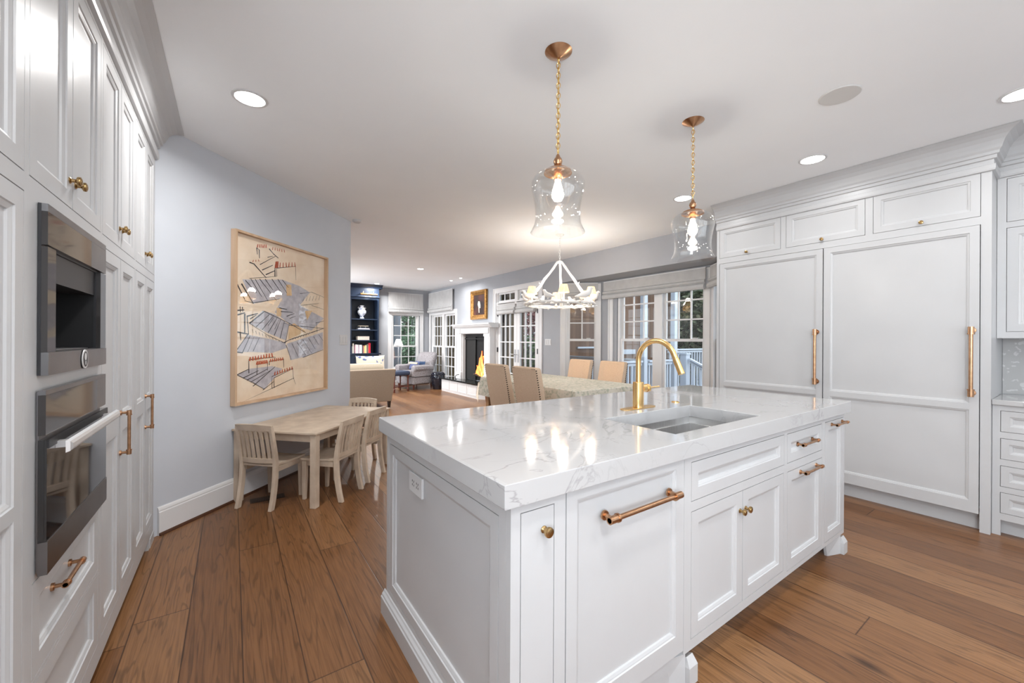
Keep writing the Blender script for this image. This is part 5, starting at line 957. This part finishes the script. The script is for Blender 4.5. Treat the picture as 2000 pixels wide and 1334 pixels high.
for k in range(22):
    for z in (.30, .38): a = k*2*math.pi/22+z*9; rr_ = .186 if z < .35 else .170; mb.ell((4.42+rr_*math.cos(a), 9.74+rr_*math.sin(a), z), (.017, .017, .026), 8, 5)
mb.build('raised_ornament', BLACKGL, r)
r = thing('floor_lamp', 'slim floor lamp with small white cone shade before the far window', 'lamp', (3.70, 10.72, 0)); mb = MB(); mb.lathe([(.0005, 0), (.11, 0), (.11, .01), (.02, .025), (.008, .04), (.008, 1.16)], (3.70, 10.72, 0), n=20, cap=False); mb.build('lamp_pole', SILVER, r)
mb = MB(); mb.lathe([(.125, 1.125), (.06, 1.30)], (3.70, 10.72, 0), n=28, cap=False); mb.build('lamp_shade', mat('white_lamp_shade', (.85, .82, .78), .9, emit=(1, .93, .85), es=.15), r)

# ------------------------------------------------------------------ outdoors
m = MB(); m.box(-10, 60, -20, 60, -1.3, -1.2); m.build('ground', GROUND)['kind'] = 'structure'
m = MB(); m.extr([(4.90, 5.40), (5.45, 4.95), (5.45, 4.0), (7.9, 4.0), (7.9, 8.55), (6.85, 8.6), (6.85, 11.9), (4.90, 11.9)], -.16, -.03); tag(m.build('deck', DECKM), 'grey wooden deck outside the french doors and bay', 'deck')
def seen(px, Y):  # x on a line of sight at depth Y
    rr_ = (px-1000)/786.; return Y*(.5705+.8213*rr_)/(.8213-.5705*rr_)
# siding wing behind the deck
r = thing('house_wing', 'neighbouring wing of the house in vertical cedar siding beyond the deck', 'building', (9.5, 8.6, -1.2))
mb = MB(); mb.box(7.25, 13.0, 8.62, 8.8, -1.2, 3.3); mb.build('siding_wall', CEDAR, r)
mb = MB(); mb.box(7.15, 13.2, 8.35, 8.9, 3.3005, 3.5); mb.box(13.0005, 13.12, 8.60, 8.80, -1.2, 3.3); mb.build('white_trim', OUTW, r)
mb = MB(); mb.box(8.3, 9.3, 8.56, 8.6195, 1.05, 1.10); mb.box(10.2, 10.9, 8.56, 8.6195, .85, 1.0); mb.build('wall_ledge', OUTW, r)
r = thing('porch_screen_wall', 'olive-brown board wall of the porch seen through the fireplace-side windows', 'building', (6.9, 11, -1.2))
mb = MB(); mb.box(6.95, 7.05, 9.55, 12.8, -1.2, 3.2); mb.box(5.6, 6.9495, 12.7, 12.8, -1.2, 3.2); mb.build('board_wall', OLIVE, r)
mb = MB()
for y in (9.5, 10.3, 11.2, 12.1): mb.box(6.86, 6.949, y, y+.09, -1.2, 3.2)
mb.build('board_posts', mat('dark_brown_post', (.06, .04, .025), .7), r)
r = thing('porch_roof', 'white porch roof with brown plank soffit over the deck', 'roof', (6.4, 8, 2.7))
mb = MB(); mb.box(4.88, 8.0, 5.1, 12.6, 2.85, 2.95, 1); mb.box(4.88, 8.1, 5.0, 5.0995, 2.62, 2.95); mb.box(8.0005, 8.1, 5.0, 12.6, 2.62, 2.95); mb.build('roof_beam', [OUTW, CEDAR], r)
for i, (x, lb) in enumerate(((6.71, 'white square porch post behind the faucet, the left one'), (7.72, 'white square porch post behind the faucet, the right one'))):
    mb = MB(); mb.box(x-.05, x+.05, 5.02, 5.12, -.03, 2.6195); mb.box(x-.065, x+.065, 5.005, 5.135, -.0295, .12); tag(mb.build('porch_post', OUTW), lb, 'post')
def railing(p, q, zt, label, n, gap=True, z0=0, slope=0):
    r = thing('deck_railing', label, 'railing', (p[0], p[1], z0-.03)); p = Vector((*p, 0)); q = Vector((*q, 0)); d = (q-p); L = d.length; d.normalize(); w = Vector((-d.y, d.x, 0))
    mb = MB()
    for (za, zb, hw) in ((zt-.035, zt, .06), (zt-.10, zt-.05, .025), (-.03, .06, .03)):
        A = [p+w*hw, p-w*hw, q-w*hw, q+w*hw]
        mb.hexa([(v.x, v.y, z0+za+(slope if i > 1 else 0)) for i, v in enumerate(A)]+[(v.x, v.y, z0+zb+(slope if i > 1 else 0)) for i, v in enumerate(A)])
    mb.build('rail', OUTW, r)
    for i in range(n):
        t = (i+.5)/n; c = p.lerp(q, t); s_ = slope*t; mb = MB(); mb.box(c.x-.017, c.x+.017, c.y-.017, c.y+.017, z0+s_+.061, z0+s_+zt-.101); mb.build('baluster', OUTW, r)
    return r
railing((5.62, 5.07), (6.615, 5.07), .90, 'white deck railing seen left of the first porch post', 9)
railing((6.825, 5.07), (7.625, 5.07), .90, 'white deck railing between the two porch posts', 8)
railing((7.05, 8.2), (7.05, 5.23), .90, 'white deck railing running back toward the cedar wing', 20)
railing((9.2, 6.2), (12.2, 6.2), 1.08, 'upper white railing beyond the stair, in front of the evergreens', 24)
mb = MB(); mb.box(7.93, 8.07, 4.92, 5.06, -.03, 1.0); mb.box(7.91, 8.09, 4.90, 5.08, 1.0005, 1.03); tag(mb.build('newel_post', OUTW), 'white newel post at the head of the outdoor stair', 'post')
railing((8.02, 4.88), (8.42, 3.3), .92, 'white stair railing sloping down to the right outside the bay', 12, slope=-.85)
def foliage(mb, c, rad, n, size, seed, cone=False):
    rnd = random.Random(seed)
    for i in range(n):
        while True:
            p = Vector((rnd.uniform(-1, 1), rnd.uniform(-1, 1), rnd.uniform(-1, 1)))
            if p.length < 1: break
        p *= (.55+.45*rnd.random()) ; k = (1-(p.z+1)/2)*1.1+.08 if cone else 1
        q = Vector((c[0]+p.x*rad[0]*k, c[1]+p.y*rad[1]*k, c[2]+p.z*rad[2])); s_ = size*rnd.uniform(.5, 1.4)
        u = Vector((rnd.gauss(0, 1), rnd.gauss(0, 1), rnd.gauss(0, .7))).normalized(); v = u.orthogonal().normalized()
        w = (v*math.cos(i)+u.cross(v)*math.sin(i))
        mb.add([q-u*s_, q+w*s_*.45, q+u*s_, q-w*s_*.45], [(0, 1, 2, 3)])
def tree(name, label, cat, x, y, rad, zc, n, size, m, seed, cone=False, branches=6, grp=None):
    r = thing(name, label, cat, (x, y, -1.2), 0, grp); mb = MB(); foliage(mb, (x, y, zc), rad, n, size, seed, cone); mb.build('foliage', m, r)
    rnd = random.Random(seed+50); mb = MB(); h = zc+rad[2]*.7
    mb.tube([(x, y, -1.2), (x+.05, y, (h-1.2)/2), (x, y+.05, h)], [.12, .09, .02], 8)
    for i in range(branches):
        z = -.4+(h-.2)*rnd.random(); a = rnd.uniform(0, 6.28); L = rad[0]*rnd.uniform(.8, 1.25); mb.tube([(x, y, z), (x+math.cos(a)*L*.5, y+math.sin(a)*L*.5, z+L*.25), (x+math.cos(a)*L, y+math.sin(a)*L, z+L*rnd.uniform(.1, .5))], [.035, .02, .006], 5)
    mb.build('trunk_and_branches', BARK, r); return r
GT = 'evergreens beyond the deck'
tree('evergreen_tree', 'dark evergreen tree seen through the right half of the wide bay window', 'tree', 14.6, 8.9, (1.3, 1.3, 3.6), 2.2, 7000, .11, EVERG, 1, branches=26, grp=GT)
tree('evergreen_tree', 'dark evergreen tree at the right border of the bay window view', 'tree', 13.2, 7.0, (1.2, 1.2, 3.2), 1.9, 7000, .11, EVERG, 2, branches=26, grp=GT)
tree('evergreen_tree', 'evergreen tree farther back, in the gap beyond the cedar wing', 'tree', 20.5, 13.6, (2.1, 2.1, 4.6), 3.0, 7000, .14, EVERG, 3, branches=16, grp=GT)
tree('evergreen_tree', 'evergreen tree far right behind the stair railing', 'tree', 18.5, 9.2, (1.9, 1.9, 4.2), 2.8, 6000, .14, EVERG, 4, branches=16, grp=GT)
tree('leafy_bush', 'bright green bush seen through the right french door', 'bush', 8.1, 10.7, (.9, .9, 1.25), .35, 4000, .07, GREEN, 5, branches=4)
tree('red_maple', 'small red-leaved tree above the green bush through the right french door', 'tree', 9.9, 12.9, (1.3, 1.3, 1.9), 2.4, 4500, .08, REDL, 6, branches=14)
GS = 'shrubs outside the far window'
tree('garden_shrub', 'green shrub outside the far window, lower left', 'bush', 4.15, 13.4, (.8, .8, 1.2), -.0, 4500, .07, SHRUB, 7, branches=4, grp=GS)
tree('garden_shrub', 'green shrub outside the far window, right side behind the lamp', 'bush', 5.75, 14.6, (.9, .9, 1.4), .4, 4500, .08, SHRUB, 8, branches=4, grp=GS)
tree('bare_tree', 'greyish leafy tree filling the upper part of the far window', 'tree', 6.2, 17.2, (2.3, 2.0, 3.4), 2.4, 8000, .10, SHRUB, 9, branches=30)
tree('bare_tree', 'greyish thicket behind the shrubs left of the far window view', 'tree', 1.6, 20.0, (2.0, 1.8, 3.4), 2.0, 6000, .10, EVERG, 10, branches=26)
mb = MB(); mb.box(4.02, 4.20, 12.0, 12.18, -1.2, 3.2); tag(mb.build('porch_column', OUTW), 'pale blue-white column outside the far window', 'post')
r = thing('side_wall', 'blue-grey clapboard wall outside the far window, left of the column', 'building', (3.3, 12.0, -1.2)); mb = MB(); mb.box(2.6, 3.98, 11.9, 12.05, -1.2, 3.4); mb.build('clapboard', boards('blue_clapboard', (.16, .24, .30), (.20, .29, .36), .12, 2), r)
